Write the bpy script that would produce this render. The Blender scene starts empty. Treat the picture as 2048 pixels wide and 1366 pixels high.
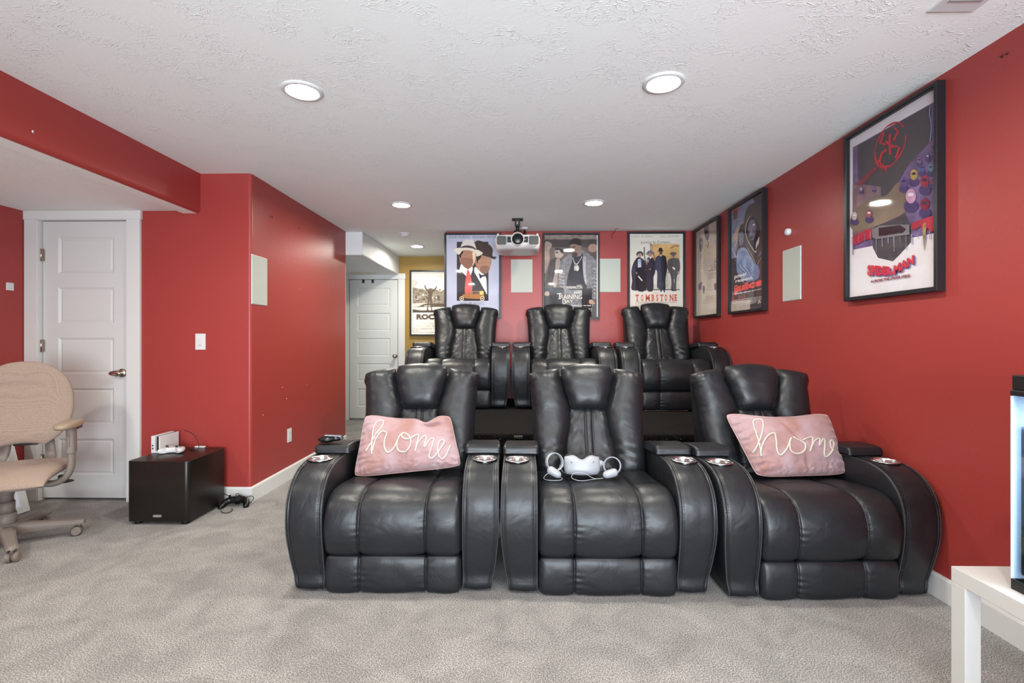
import bpy, bmesh, math, random
from mathutils import Vector, Matrix, noise, Euler
from mathutils.geometry import tessellate_polygon
random.seed(7)
scene = bpy.context.scene
C = scene.collection
PI = math.pi

# ------------------------------------------------------------------ camera
CAM_H = 1.21
cam = bpy.data.cameras.new('camera')
cam_o = bpy.data.objects.new('camera', cam); C.objects.link(cam_o)
cam_o.location = (0, 0, CAM_H)
cam_o.rotation_euler = (PI/2, 0, math.radians(1.0))
cam.sensor_width = 36.0; cam.sensor_fit = 'HORIZONTAL'
cam.lens = 967.0/2048.0*36.0
cam.shift_y = -5.0/2048.0
cam.clip_start = 0.05; cam.clip_end = 60
scene.camera = cam_o

# ------------------------------------------------------------------ colour / exposure
scene.view_settings.view_transform = 'Standard'
scene.view_settings.look = 'None'
scene.view_settings.gamma = 1.0
scene.view_settings.use_curve_mapping = False
scene.view_settings.exposure = 0.52

# ------------------------------------------------------------------ world: daylight sky outside the rear window
w = bpy.data.worlds.new('daylight'); scene.world = w; w.use_nodes = True
bgn = w.node_tree.nodes['Background']
bgn.inputs['Color'].default_value = (0.62, 0.78, 1.0, 1); bgn.inputs['Strength'].default_value = 1.2

def light_area(name, loc, rot, sx, sy, power, color, shape='RECTANGLE', spread=PI):
    l = bpy.data.lights.new(name, 'AREA'); l.shape = shape; l.size = sx; l.size_y = sy
    l.energy = power; l.color = color; l.spread = spread
    o = bpy.data.objects.new(name, l); C.objects.link(o); o.location = loc; o.rotation_euler = rot
    return o
# first lamp: daylight coming in through the patio windows of the wall behind the photographer
WINDOW_LIGHT = 128
light_area('window_and_fill_light', (0.25, -2.72, 1.05), (PI/2+.25, 0, 0), 3.0, 1.7, WINDOW_LIGHT, (0.82, 0.92, 1.0), spread=math.radians(105))
light_area('window_and_fill_light', (-3.95, -0.6, 1.2), (PI/2, 0, -PI/2), 1.6, 1.5, 80, (0.80, 0.93, 1.0))  # added light for the alcove, set outside a left wall without a window
DOWNLIGHT = 16.5
DOWN_COLOR = (1.0, 0.955, 0.84)

# ------------------------------------------------------------------ helpers
def lin(c):
    if isinstance(c, str):
        c = c.lstrip('#'); c = [int(c[i:i+2], 16)/255 for i in (0, 2, 4)]
    return tuple((x/12.92 if x <= .04045 else ((x+.055)/1.055)**2.4) for x in c)

MATS = {}
def mat(name, col, rough=.5, metal=0.0, spec=.5, bump=None, var=None, coat=0, sheen=0, trans=0, ior=1.45, emit=None, alpha=1):
    """bump=(scale, strength, detail, distance) ; var=(scale, amount) colour mottling"""
    if name in MATS: return MATS[name]
    m = bpy.data.materials.new(name); m.use_nodes = True
    nt = m.node_tree; b = nt.nodes['Principled BSDF']
    c = lin(col)
    b.inputs['Base Color'].default_value = (*c, 1)
    b.inputs['Roughness'].default_value = rough; b.inputs['Metallic'].default_value = metal
    b.inputs['Specular IOR Level'].default_value = spec
    b.inputs['IOR'].default_value = ior
    if coat: b.inputs['Coat Weight'].default_value = coat; b.inputs['Coat Roughness'].default_value = .15
    if sheen: b.inputs['Sheen Weight'].default_value = sheen; b.inputs['Sheen Roughness'].default_value = .4
    if trans: b.inputs['Transmission Weight'].default_value = trans
    if emit:
        b.inputs['Emission Color'].default_value = (*lin(emit[0]), 1); b.inputs['Emission Strength'].default_value = emit[1]
    tc = nt.nodes.new('ShaderNodeTexCoord')
    if var:
        n = nt.nodes.new('ShaderNodeTexNoise'); n.inputs['Scale'].default_value = var[0]; n.inputs['Detail'].default_value = 6
        nt.links.new(tc.outputs['Object'], n.inputs['Vector'])
        r = nt.nodes.new('ShaderNodeMapRange'); r.inputs[1].default_value = .3; r.inputs[2].default_value = .7
        r.inputs[3].default_value = 1-var[1]; r.inputs[4].default_value = 1+var[1]
        nt.links.new(n.outputs['Fac'], r.inputs['Value'])
        v = nt.nodes.new('ShaderNodeVectorMath'); v.operation = 'SCALE'; v.inputs[0].default_value = c
        nt.links.new(r.outputs[0], v.inputs['Scale']); nt.links.new(v.outputs[0], b.inputs['Base Color'])
    if bump:
        n = nt.nodes.new('ShaderNodeTexNoise'); n.inputs['Scale'].default_value = bump[0]
        n.inputs['Detail'].default_value = bump[2] if len(bump) > 2 else 3
        nt.links.new(tc.outputs['Object'], n.inputs['Vector'])
        bp = nt.nodes.new('ShaderNodeBump'); bp.inputs['Strength'].default_value = bump[1]
        bp.inputs['Distance'].default_value = bump[3] if len(bump) > 3 else .002
        nt.links.new(n.outputs['Fac'], bp.inputs['Height']); nt.links.new(bp.outputs[0], b.inputs['Normal'])
    MATS[name] = m
    return m

def facing_mix(nt, lo, hi, power=4.0):
    """reflectance rising towards grazing view, same from both sides"""
    lw = nt.nodes.new('ShaderNodeLayerWeight'); lw.inputs['Blend'].default_value = .5
    p = nt.nodes.new('ShaderNodeMath'); p.operation = 'POWER'; p.inputs[1].default_value = power
    r = nt.nodes.new('ShaderNodeMapRange'); r.inputs[3].default_value = lo; r.inputs[4].default_value = hi
    nt.links.new(lw.outputs['Facing'], p.inputs[0]); nt.links.new(p.outputs[0], r.inputs['Value'])
    return r.outputs[0]

def nodes_of(m): return m.node_tree, m.node_tree.nodes['Principled BSDF']

def tag(o, label=None, cat=None, group=None, kind=None):
    if label: o['label'] = label
    if cat: o['category'] = cat
    if group: o['group'] = group
    if kind: o['kind'] = kind
    return o

def join_mb(o, mb, mats):
    """append more geometry (e.g. stitches) to an existing mesh object"""
    me = o.data; k = len(me.materials)
    for m in mats: me.materials.append(m)
    v = [tuple(p.co) for p in me.vertices]; n = len(v); f = [tuple(p.vertices) for p in me.polygons]
    mi = [p.material_index for p in me.polygons]+[k+i for i in mb.m]; sm = [p.use_smooth for p in me.polygons]+mb.sm
    v += mb.v; f += [tuple(i+n for i in q) for q in mb.f]
    new = bpy.data.meshes.new(me.name); new.from_pydata(v, [], f)
    for m in me.materials: new.materials.append(m)
    new.polygons.foreach_set('material_index', mi); new.polygons.foreach_set('use_smooth', sm); new.update()
    o.data = new
    return o

class MB:
    """collects geometry for ONE mesh object"""
    def __init__(s): s.v = []; s.f = []; s.m = []; s.sm = []; s.M = Matrix.Identity(4)
    def add(s, vs, fs, mi=0, smooth=False):
        k = len(s.v); s.v += [tuple(s.M @ Vector(p)) for p in vs]
        for f in fs: s.f.append([i+k for i in f]); s.m.append(mi); s.sm.append(smooth)
    def box(s, c, d, mi=0, R=None):
        x, y, z = d[0]/2, d[1]/2, d[2]/2
        vs = [Vector((sx*x, sy*y, sz*z)) for sx in (-1, 1) for sy in (-1, 1) for sz in (-1, 1)]
        if R is not None: vs = [R @ v for v in vs]
        s.add([v+Vector(c) for v in vs], [(0,1,3,2),(4,6,7,5),(0,4,5,1),(2,3,7,6),(0,2,6,4),(1,5,7,3)], mi)
    def bb(s, a, b, mi=0):
        s.box([(a[i]+b[i])/2 for i in range(3)], [abs(b[i]-a[i]) for i in range(3)], mi)
    def grid(s, P, nu, nv, mi=0, smooth=True, closeu=False, flip=False):
        vs = [P(i/(nu if closeu else nu-1), j/(nv-1)) for i in range(nu) for j in range(nv)]
        fs = []
        for i in range(nu if closeu else nu-1):
            for j in range(nv-1):
                a, b_, c, d = i*nv+j, ((i+1) % nu)*nv+j, ((i+1) % nu)*nv+j+1, i*nv+j+1
                fs.append((a, d, c, b_) if flip else (a, b_, c, d))
        s.add(vs, fs, mi, smooth)
    def tube(s, path, r, n=8, mi=0, caps=True, closed=False, flat=None):
        path = [Vector(p) for p in path]; N = len(path); rings = []
        up = Vector((0, 0, 1)); prev = None
        for i, p in enumerate(path):
            if closed: t = (path[(i+1) % N]-path[i-1])
            else: t = path[min(i+1, N-1)]-path[max(i-1, 0)]
            if t.length < 1e-9: t = Vector((0, 0, 1))
            t.normalize()
            if prev is None:
                a = t.orthogonal().normalized() if flat is None else (Vector(flat)-t*t.dot(Vector(flat))).normalized()
            else: a = (prev-t*t.dot(prev)).normalized()
            prev = a; b = t.cross(a)
            rr = r(i/(N-1)) if callable(r) else r
            if isinstance(rr, (tuple, list)): ra, rb = rr
            else: ra = rb = rr
            rings.append([p+a*math.cos(2*PI*k/n)*ra+b*math.sin(2*PI*k/n)*rb for k in range(n)])
        vs = [q for ring in rings for q in ring]; fs = []
        for i in range(N if closed else N-1):
            for k in range(n):
                i2 = (i+1) % N
                fs.append((i*n+k, i*n+(k+1) % n, i2*n+(k+1) % n, i2*n+k))
        if caps and not closed: fs += [tuple(range(n-1, -1, -1)), tuple((N-1)*n+k for k in range(n))]
        s.add(vs, fs, mi, True)
    def cyl(s, a, b, r, n=24, mi=0, r2=None, smooth=True):
        a, b = Vector(a), Vector(b); t = (b-a).normalized(); u = t.orthogonal().normalized(); w_ = t.cross(u)
        r2 = r if r2 is None else r2
        vs = [a+(u*math.cos(2*PI*k/n)+w_*math.sin(2*PI*k/n))*r for k in range(n)]
        vs += [b+(u*math.cos(2*PI*k/n)+w_*math.sin(2*PI*k/n))*r2 for k in range(n)]
        s.add(vs, [(k, (k+1) % n, n+(k+1) % n, n+k) for k in range(n)], mi, smooth)
        s.add(vs[:n], [tuple(range(n-1, -1, -1))], mi); s.add(vs[n:], [tuple(range(n))], mi)
    def lathe(s, prof, c=(0, 0, 0), axis='Z', n=32, mi=0, caps=True):
        A = {'Z': Matrix.Identity(3), 'Y': Matrix.Rotation(-PI/2, 3, 'X'), 'X': Matrix.Rotation(PI/2, 3, 'Y')}[axis]
        c = Vector(c); N = len(prof)
        vs = [c+A @ Vector((r*math.cos(2*PI*k/n), r*math.sin(2*PI*k/n), z)) for r, z in prof for k in range(n)]
        fs = [(i*n+k, i*n+(k+1) % n, (i+1)*n+(k+1) % n, (i+1)*n+k) for i in range(N-1) for k in range(n)]
        s.add(vs, fs, mi, True)
        if caps: s.add(vs[:n], [tuple(range(n-1, -1, -1))], mi); s.add(vs[-n:], [tuple(range(n))], mi)
    def sphere(s, c, r, mi=0, nu=24, nv=14, R=None, p=1.0):
        r = (r, r, r) if isinstance(r, (int, float)) else r; c = Vector(c)
        sg = lambda x: math.copysign(abs(x)**p, x)
        def P(u, v):
            th = 2*PI*u; ph = PI*(v-.5)
            q = Vector((r[0]*sg(math.cos(ph))*sg(math.cos(th)), r[1]*sg(math.cos(ph))*sg(math.sin(th)), r[2]*sg(math.sin(ph))))
            return c+(R @ q if R is not None else q)
        s.grid(P, nu, nv, mi, True, closeu=True)
    def prism(s, poly, z0, z1, mi=0, M=None, smooth=False):
        """2-D polygon (x,y) extruded from z0 to z1, optional matrix"""
        M = M or Matrix.Identity(4); n = len(poly)
        vs = [M @ Vector((x, y, z)) for z in (z0, z1) for x, y in poly]
        s.add(vs, [(k, (k+1) % n, n+(k+1) % n, n+k) for k in range(n)], mi, smooth)
        s.add(vs[:n], [tuple(range(n-1, -1, -1))], mi); s.add(vs[n:], [tuple(range(n))], mi)
    def build(s, name, mats, parent=None, bevel=0, subsurf=0, seg=2, fix=True, angle=35):
        me = bpy.data.meshes.new(name); me.from_pydata(s.v, [], s.f)
        me.polygons.foreach_set('material_index', s.m); me.polygons.foreach_set('use_smooth', s.sm)
        mats = mats if isinstance(mats, (list, tuple)) else [mats]
        for m in mats: me.materials.append(m)
        if fix:
            b = bmesh.new(); b.from_mesh(me); bmesh.ops.remove_doubles(b, verts=b.verts, dist=1e-6)
            bmesh.ops.recalc_face_normals(b, faces=b.faces); b.to_mesh(me); b.free()
        me.update()
        o = bpy.data.objects.new(name, me); C.objects.link(o)
        if parent: o.parent = parent
        if bevel:
            md = o.modifiers.new('bevel', 'BEVEL'); md.width = bevel; md.segments = seg; md.limit_method = 'ANGLE'; md.angle_limit = math.radians(angle)
        if subsurf:
            md = o.modifiers.new('sub', 'SUBSURF'); md.levels = md.render_levels = subsurf
        return o

def empty(name, loc=(0, 0, 0), rz=0, parent=None):
    o = bpy.data.objects.new(name, None); C.objects.link(o); o.location = loc; o.rotation_euler = (0, 0, rz); o.empty_display_size = .1
    if parent: o.parent = parent
    return o
def thing(name, label, cat, loc=(0, 0, 0), rz=0, group=None):
    return tag(empty(name, loc, rz), label, cat, group)
def copy_tree(o, parent=None):
    c = o.copy(); C.objects.link(c); c.parent = parent
    for ch in list(o.children): copy_tree(ch, c)
    return c
def struct(name, mb, mats, **k):
    return tag(mb.build(name, mats, **k), kind='structure')

def catmull(pts, n=6, closed=False):
    pts = [Vector(p) for p in pts]; N = len(pts); out = []
    for i in range(N if closed else N-1):
        p0 = pts[(i-1) % N] if (closed or i > 0) else pts[0]*2-pts[1]
        p1 = pts[i]; p2 = pts[(i+1) % N]
        p3 = pts[(i+2) % N] if (closed or i+2 < N) else pts[-1]*2-pts[-2]
        for k in range(n):
            t = k/n
            out.append(.5*((2*p1)+(p2-p0)*t+(2*p0-5*p1+4*p2-p3)*t*t+(3*p1-p0-3*p2+p3)*t**3))
    if not closed: out.append(pts[-1])
    return out
def interp(tab, x):
    if x <= tab[0][0]: return tab[0][1]
    for (a, va), (b, vb) in zip(tab, tab[1:]):
        if x <= b:
            t = (x-a)/(b-a); t = t*t*(3-2*t); return va+(vb-va)*t
    return tab[-1][1]
def fbm(p, s, o=3):
    return noise.fractal(Vector(p)*s, .8, 2.1, o)

# closed 2-D side profile (y,z) swept along x; off(x,i)->normal offset ; xmap(x,y,z)->x
def loft(mb, prof, xs, off, xmap=None, mi=0):
    n = len(prof); nr = []
    area = sum(prof[i][0]*prof[(i+1) % n][1]-prof[(i+1) % n][0]*prof[i][1] for i in range(n))
    sg = 1 if area > 0 else -1
    for i in range(n):
        t = (Vector(prof[(i+1) % n])-Vector(prof[i-1])).normalized(); nr.append(Vector((t.y, -t.x))*sg)
    rings = []
    for x in xs:
        ring = []
        for i in range(n):
            p = Vector(prof[i])+nr[i]*off(x, i)
            ring.append(Vector((xmap(x, p.x, p.y) if xmap else x, p.x, p.y)))
        rings.append(ring)
    vs = [q for r in rings for q in r]; N = len(xs)
    mb.add(vs, [(j*n+i, j*n+(i+1) % n, (j+1)*n+(i+1) % n, (j+1)*n+i) for j in range(N-1) for i in range(n)], mi, True)
    mb.add(rings[0], [tuple(range(n-1, -1, -1))], mi, True); mb.add(rings[-1], [tuple(range(n))], mi, True)
    return rings, nr

def dashes(mb, path, normals, wdt=.0016, ln=.006, gap=.0045, h=.0012, mi=0):
    """row of raised stitches following a polyline"""
    acc = 0; 
    for i in range(len(path)-1):
        a, b = Vector(path[i]), Vector(path[i+1]); L = (b-a).length
        if L < 1e-7: continue
        t = (b-a)/L; nn = Vector(normals[i]); s_ = t.cross(nn).normalized()
        while acc < L:
            e = min(acc+ln, L+.002)
            p = a+t*acc; q = a+t*e
            vs = [p-s_*wdt/2-nn*h, p+s_*wdt/2-nn*h, q+s_*wdt/2-nn*h, q-s_*wdt/2-nn*h]
            vs += [v+nn*2*h for v in vs]
            mb.add(vs, [(0,3,2,1),(4,5,6,7),(0,1,5,4),(1,2,6,5),(2,3,7,6),(3,0,4,7)], mi)
            acc += ln+gap
        acc -= L

def puff(mb, P, nu, nv, front, back, pa=4, pb=4, disp=None, mi=0, qa=.5, qb=.5):
    """closed pillow: P(a,b)->(point, normal), a,b in [-1,1]"""
    def pr(a, p, q): return max(0.0, 1-abs(a)**p)**q
    def side(sgn, D):
        vs = []
        for i in range(nu):
            a = math.sin(PI/2*(-1+2*i/(nu-1)))
            for j in range(nv):
                b = math.sin(PI/2*(-1+2*j/(nv-1)))
                pt, nn = P(a, b)
                d = D*pr(a, pa, qa)*pr(b, pb, qb)
                if disp and sgn > 0: d += disp(a, b, pt)*min(1, 3*pr(a, pa, qa)*pr(b, pb, qb))
                vs.append(Vector(pt)+Vector(nn)*d*sgn)
        fs = []
        for i in range(nu-1):
            for j in range(nv-1):
                q = (i*nv+j, (i+1)*nv+j, (i+1)*nv+j+1, i*nv+j+1)
                fs.append(q if sgn > 0 else q[::-1])
        mb.add(vs, fs, mi, True)
    side(1, front); side(-1, back)

# ------------------------------------------------------------------ materials
def wall_paint(name, col, rough, tex=1.0, scale=38):
    m = mat(name, col, rough=rough, spec=.45)
    nt, b = nodes_of(m)
    tc = nt.nodes.new('ShaderNodeTexCoord')
    n = nt.nodes.new('ShaderNodeTexNoise'); n.inputs['Scale'].default_value = scale; n.inputs['Detail'].default_value = 3
    n2 = nt.nodes.new('ShaderNodeTexNoise'); n2.inputs['Scale'].default_value = 5; n2.inputs['Detail'].default_value = 2
    mx = nt.nodes.new('ShaderNodeMath'); mx.operation = 'ADD'
    nt.links.new(tc.outputs['Object'], n.inputs['Vector']); nt.links.new(tc.outputs['Object'], n2.inputs['Vector'])
    nt.links.new(n.outputs['Fac'], mx.inputs[0]); nt.links.new(n2.outputs['Fac'], mx.inputs[1])
    bp = nt.nodes.new('ShaderNodeBump'); bp.inputs['Strength'].default_value = .35*tex; bp.inputs['Distance'].default_value = .004
    nt.links.new(mx.outputs[0], bp.inputs['Height']); nt.links.new(bp.outputs[0], b.inputs['Normal'])
    return m
M_RED = wall_paint('red_wall_paint', '#983935', .38, .5)
M_WHITEW = wall_paint('white_wall_paint', '#d4d6d7', .55, .5)
M_YEL = wall_paint('mustard_wall_paint', '#9a7a3a', .5, .5)
M_TRIM = mat('white_trim_paint', '#d2d1ce', rough=.35)
M_DOOR = mat('white_door_paint', '#cdcdca', rough=.4)

def ceiling_mat():
    m = mat('skip_trowel_ceiling', '#f0f3f1', rough=.75, spec=.2)
    nt, b = nodes_of(m); N = nt.nodes; L = nt.links
    tc = N.new('ShaderNodeTexCoord')
    mp = N.new('ShaderNodeMapping'); mp.inputs['Scale'].default_value = (1.0, 1.5, 1); L.new(tc.outputs['Object'], mp.inputs['Vector'])
    n1 = N.new('ShaderNodeTexNoise'); n1.inputs['Scale'].default_value = 17; n1.inputs['Detail'].default_value = 2; n1.inputs['Distortion'].default_value = 1.6
    L.new(mp.outputs[0], n1.inputs['Vector'])
    # thin ridges where the noise crosses its middle value
    s = N.new('ShaderNodeMath'); s.operation = 'SUBTRACT'; s.inputs[1].default_value = .5; L.new(n1.outputs['Fac'], s.inputs[0])
    a = N.new('ShaderNodeMath'); a.operation = 'ABSOLUTE'; L.new(s.outputs[0], a.inputs[0])
    r = N.new('ShaderNodeMapRange'); r.inputs[1].default_value = 0; r.inputs[2].default_value = .035; r.inputs[3].default_value = 1; r.inputs[4].default_value = 0
    L.new(a.outputs[0], r.inputs['Value'])
    n3 = N.new('ShaderNodeTexNoise'); n3.inputs['Scale'].default_value = 6; L.new(tc.outputs['Object'], n3.inputs['Vector'])
    r3 = N.new('ShaderNodeMapRange'); r3.inputs[1].default_value = .42; r3.inputs[2].default_value = .62; L.new(n3.outputs['Fac'], r3.inputs['Value'])
    mu = N.new('ShaderNodeMath'); mu.operation = 'MULTIPLY'; L.new(r.outputs[0], mu.inputs[0]); L.new(r3.outputs[0], mu.inputs[1])
    n2 = N.new('ShaderNodeTexNoise'); n2.inputs['Scale'].default_value = 60; n2.inputs['Detail'].default_value = 3; L.new(tc.outputs['Object'], n2.inputs['Vector'])
    ad = N.new('ShaderNodeMath'); ad.operation = 'MULTIPLY_ADD'; ad.inputs[1].default_value = .25; L.new(n2.outputs['Fac'], ad.inputs[0]); L.new(mu.outputs[0], ad.inputs[2])
    bp = N.new('ShaderNodeBump'); bp.inputs['Strength'].default_value = .55; bp.inputs['Distance'].default_value = .004
    L.new(ad.outputs[0], bp.inputs['Height']); L.new(bp.outputs[0], b.inputs['Normal'])
    return m
M_CEIL = ceiling_mat()

def carpet(name, c0, c1, c2, scale=150, patch=1.3):
    m = mat(name, c1, rough=.95, spec=.1); nt, b = nodes_of(m); N = nt.nodes; L = nt.links
    b.inputs['Sheen Weight'].default_value = .15
    tc = N.new('ShaderNodeTexCoord')
    n = N.new('ShaderNodeTexNoise'); n.inputs['Scale'].default_value = scale; n.inputs['Detail'].default_value = 4; n.inputs['Roughness'].default_value = .7
    L.new(tc.outputs['Object'], n.inputs['Vector'])
    cr = N.new('ShaderNodeValToRGB'); e = cr.color_ramp.elements
    e[0].position = .37; e[0].color = (*lin(c0), 1); e[1].position = .63; e[1].color = (*lin(c2), 1)
    k = cr.color_ramp.elements.new(.5); k.color = (*lin(c1), 1)
    L.new(n.outputs['Fac'], cr.inputs['Fac'])
    n2 = N.new('ShaderNodeTexNoise'); n2.inputs['Scale'].default_value = patch*4; n2.inputs['Detail'].default_value = 5; n2.inputs['Distortion'].default_value = .8
    L.new(tc.outputs['Object'], n2.inputs['Vector'])
    r = N.new('ShaderNodeMapRange'); r.inputs[1].default_value = .35; r.inputs[2].default_value = .65; r.inputs[3].default_value = .82; r.inputs[4].default_value = 1.12
    L.new(n2.outputs['Fac'], r.inputs['Value'])
    v = N.new('ShaderNodeVectorMath'); v.operation = 'SCALE'; L.new(cr.outputs['Color'], v.inputs[0]); L.new(r.outputs[0], v.inputs['Scale'])
    L.new(v.outputs[0], b.inputs['Base Color'])
    n4 = N.new('ShaderNodeTexNoise'); n4.inputs['Scale'].default_value = scale*1.3; n4.inputs['Detail'].default_value = 4; L.new(tc.outputs['Object'], n4.inputs['Vector'])
    bp = N.new('ShaderNodeBump'); bp.inputs['Strength'].default_value = .9; bp.inputs['Distance'].default_value = .006
    L.new(n4.outputs['Fac'], bp.inputs['Height']); L.new(bp.outputs[0], b.inputs['Normal'])
    return m
M_CARPET = carpet('beige_grey_carpet', '#4c4846', '#8a8783', '#cac7c3', 210)
M_DARKC = carpet('charcoal_carpet', '#0a0908', '#141211', '#24211f', 140)

nodes_of(M_DARKC)[1].inputs['Sheen Weight'].default_value = .03; nodes_of(M_DARKC)[1].inputs['Specular IOR Level'].default_value = .02

def leather(name, col, rough):
    m = mat(name, col, rough=rough, spec=.6); nt, b = nodes_of(m); N = nt.nodes; L = nt.links
    tc = N.new('ShaderNodeTexCoord')
    v = N.new('ShaderNodeTexVoronoi'); v.inputs['Scale'].default_value = 420; L.new(tc.outputs['Object'], v.inputs['Vector'])
    n = N.new('ShaderNodeTexNoise'); n.inputs['Scale'].default_value = 9; n.inputs['Detail'].default_value = 3; n.inputs['Distortion'].default_value = .6; L.new(tc.outputs['Object'], n.inputs['Vector'])
    b1 = N.new('ShaderNodeBump'); b1.inputs['Strength'].default_value = .18; b1.inputs['Distance'].default_value = .0006; L.new(v.outputs['Distance'], b1.inputs['Height'])
    b2 = N.new('ShaderNodeBump'); b2.inputs['Strength'].default_value = .35; b2.inputs['Distance'].default_value = .012; L.new(n.outputs['Fac'], b2.inputs['Height'])
    L.new(b1.outputs[0], b2.inputs['Normal']); L.new(b2.outputs[0], b.inputs['Normal'])
    return m
M_LEATHER = leather('black_leather', '#16181c', .42)
M_STITCH = mat('black_thread', '#08080a', rough=.7)
M_PIPE = mat('black_leather_piping', '#3a3b3f', rough=.38)
M_CHROME = mat('brushed_steel', '#d8d8d8', rough=.22, metal=1)
M_DARKMET = mat('dark_steel', '#303030', rough=.35, metal=1)
M_BLACKP = mat('black_plastic', '#141415', rough=.4)
M_FRAME = mat('black_frame', '#1a1a1e', rough=.35)
M_WHITEP = mat('white_plastic', '#cfcfcf', rough=.3)
M_NICKEL = mat('satin_nickel', '#b9b0a4', rough=.25, metal=1)
M_SPK = mat('off_white_grille', '#aeb3aa', rough=.6, bump=(900, .3, 1, .0005))
M_BLACK_REC = mat('dark_recess', '#050505', rough=.8)
# ================================================================== THE SETTING
ZC = 2.44; XR = 1.96; YB = 5.52; YF = 3.556; XL = -2.0; YR = -2.6; XA = -3.705; YH = 7.18; ZA = 2.165
def wbox(name, a, b, m, **k):
    mb = MB(); mb.bb(a, b); return struct(name, mb, m, **k)
# floor: one carpet running through room, alcove and hallway
mb = MB(); mb.bb((XA-.1, YR-.1, -.05), (XR+.1, YH+.1, 0)); struct('floor', mb, M_CARPET)
mb = MB(); mb.bb((-2.40, YR-.1, ZC), (XR+.1, YH+.1, ZC+.08)); mb.bb((XA-.1, YF, ZC), (-2.40, YH+.1, ZC+.08)); struct('ceiling', mb, M_CEIL)
mb = MB(); mb.bb((XA-.1, YR-.1, ZA), (-2.498, YF+.02, ZA+.06)); struct('ceiling', mb, M_CEIL)   # lower ceiling of the alcove
# walls
wbox('wall_right', (XR, YR-.1, 0), (XR+.1, YB+.14, ZC), M_RED)
wbox('wall_back', (-.862, YB, 0), (XR+.02, YB+.13, ZC), M_RED, bevel=.012, seg=3)
wbox('wall_left', (XA-.1, YR-.1, 0), (XA, YF+.1, ZA+.02), M_RED)
# the red block with rounded outside corner: front face (door wall) and side face
mb = MB()
arc = [(XL-.022+.022*math.sin(t), YF+.022-.022*math.cos(t)) for t in [i/6*PI/2 for i in range(7)]]
poly = [(-2.93, YF)]+arc+[(XL, 5.495), (XL-.02, 5.50), (-2.6, 5.50), (-2.6, YF+.13), (-2.93, YF+.13)]
mb.prism(poly, 0, ZC, 0)
mb.bb((-3.72, YF, 2.10), (-2.93, YF+.13, ZC)); mb.bb((-3.72, YF, 0), (-3.603, YF+.13, 2.10))
struct('wall_front_of_block', mb, M_RED).name = 'wall_block'
# beam between main room and alcove: red face, white underside with a small riser
mb = MB()
sec = [(-2.38, ZC), (-2.38, 2.175), (-2.383, 2.160), (-2.392, 2.149), (-2.404, 2.145)]
r0 = [Vector((x, YR, z)) for x, z in sec]; r1 = [Vector((x, YF+.001, z)) for x, z in sec]; n = len(sec)
mb.add(r0+r1, [(i, i+1, n+i+1, n+i) for i in range(n-1)], 0, True)
mb.add([(-2.404, YR, 2.145), (-2.51, YR, 2.145), (-2.51, YF+.001, 2.145), (-2.404, YF+.001, 2.145)], [(0, 1, 2, 3)], 1)
mb.add([(-2.51, YR, 2.145), (-2.51, YR, ZC), (-2.51, YF, ZC), (-2.51, YF, 2.145)], [(0, 1, 2, 3)], 1)
mb.add([(-2.51, YR, ZC), (-2.38, YR, ZC), (-2.38, YF, ZC), (-2.51, YF, ZC)], [(0, 1, 2, 3)], 1)
struct('wall_beam', mb, [M_RED, M_CEIL])
# small flake of missing paint on the beam
mb = MB(); mb.sphere((-2.379, 2.318, 2.222), (.002, .005, .007)); tag(mb.build('paint_chip', M_WHITEP), kind='structure').name = 'trim_11'
# hallway
wbox('wall_hall', (-1.83, YH, 0), (XR, YH+.1, ZC), M_YEL)
mb = MB(); mb.bb((-4.2, YH, 2.10), (-1.83, YH+.1, ZC)); mb.bb((-4.2, YH, 0), (-2.56, YH+.1, 2.10)); mb.bb((-2.56, YH+.045, 0), (-1.83, YH+.1, 2.10)); struct('wall_hall_white', mb, M_WHITEW).name = 'wall_hallway_end'  # last box: unseen panel added behind the door to stop a light leak
wbox('wall_hallway_left', (-4.3, 5.4, 0), (-4.2, YH+.1, ZC), M_WHITEW)
wbox('wall_hallway_inner', (-4.3, 5.5, 0), (-2.02, 5.56, 2.17), M_WHITEW)
wbox('wall_hallway_right', (XR, YB, 0), (XR+.1, YH+.1, ZC), M_WHITEW)
wbox('wall_back_rear', (-.84, YB+.131, 0), (XR, YB+.14, ZC), M_WHITEW)
# white dropped soffit in the hallway with a bevelled lower edge
mb = MB(); mb.bb((-4.2, 5.502, 2.17), (-1.808, YH, ZC)); struct('trim_1', mb, M_WHITEW, bevel=.015, seg=3)
# trim post behind the end of the back wall
mb = MB(); mb.bb((-.905, 5.72, 0), (-.865, 5.76, 2.24)); struct('trim_2', mb, M_TRIM)
# rear wall (behind the photographer) with a wide patio window
mb = MB(); y0, y1 = YR-.1, YR
mb.bb((XA, y0, 0), (-1.25, y1, ZC)); mb.bb((1.75, y0, 0), (XR, y1, ZC)); mb.bb((-1.25, y0, 2.2), (1.75, y1, ZC)); mb.bb((-1.25, y0, 0), (1.75, y1, .3))
struct('wall_rear', mb, M_RED)
mb = MB()
for x in (-1.25, -.25, .75, 1.75-.06): mb.bb((x, YR-.09, .3), (x+.06, YR-.03, 2.2))
for z in (.3, 2.14): mb.bb((-1.25, YR-.09, z), (1.75, YR-.03, z+.06))
struct('window_1', mb, M_TRIM)
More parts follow.
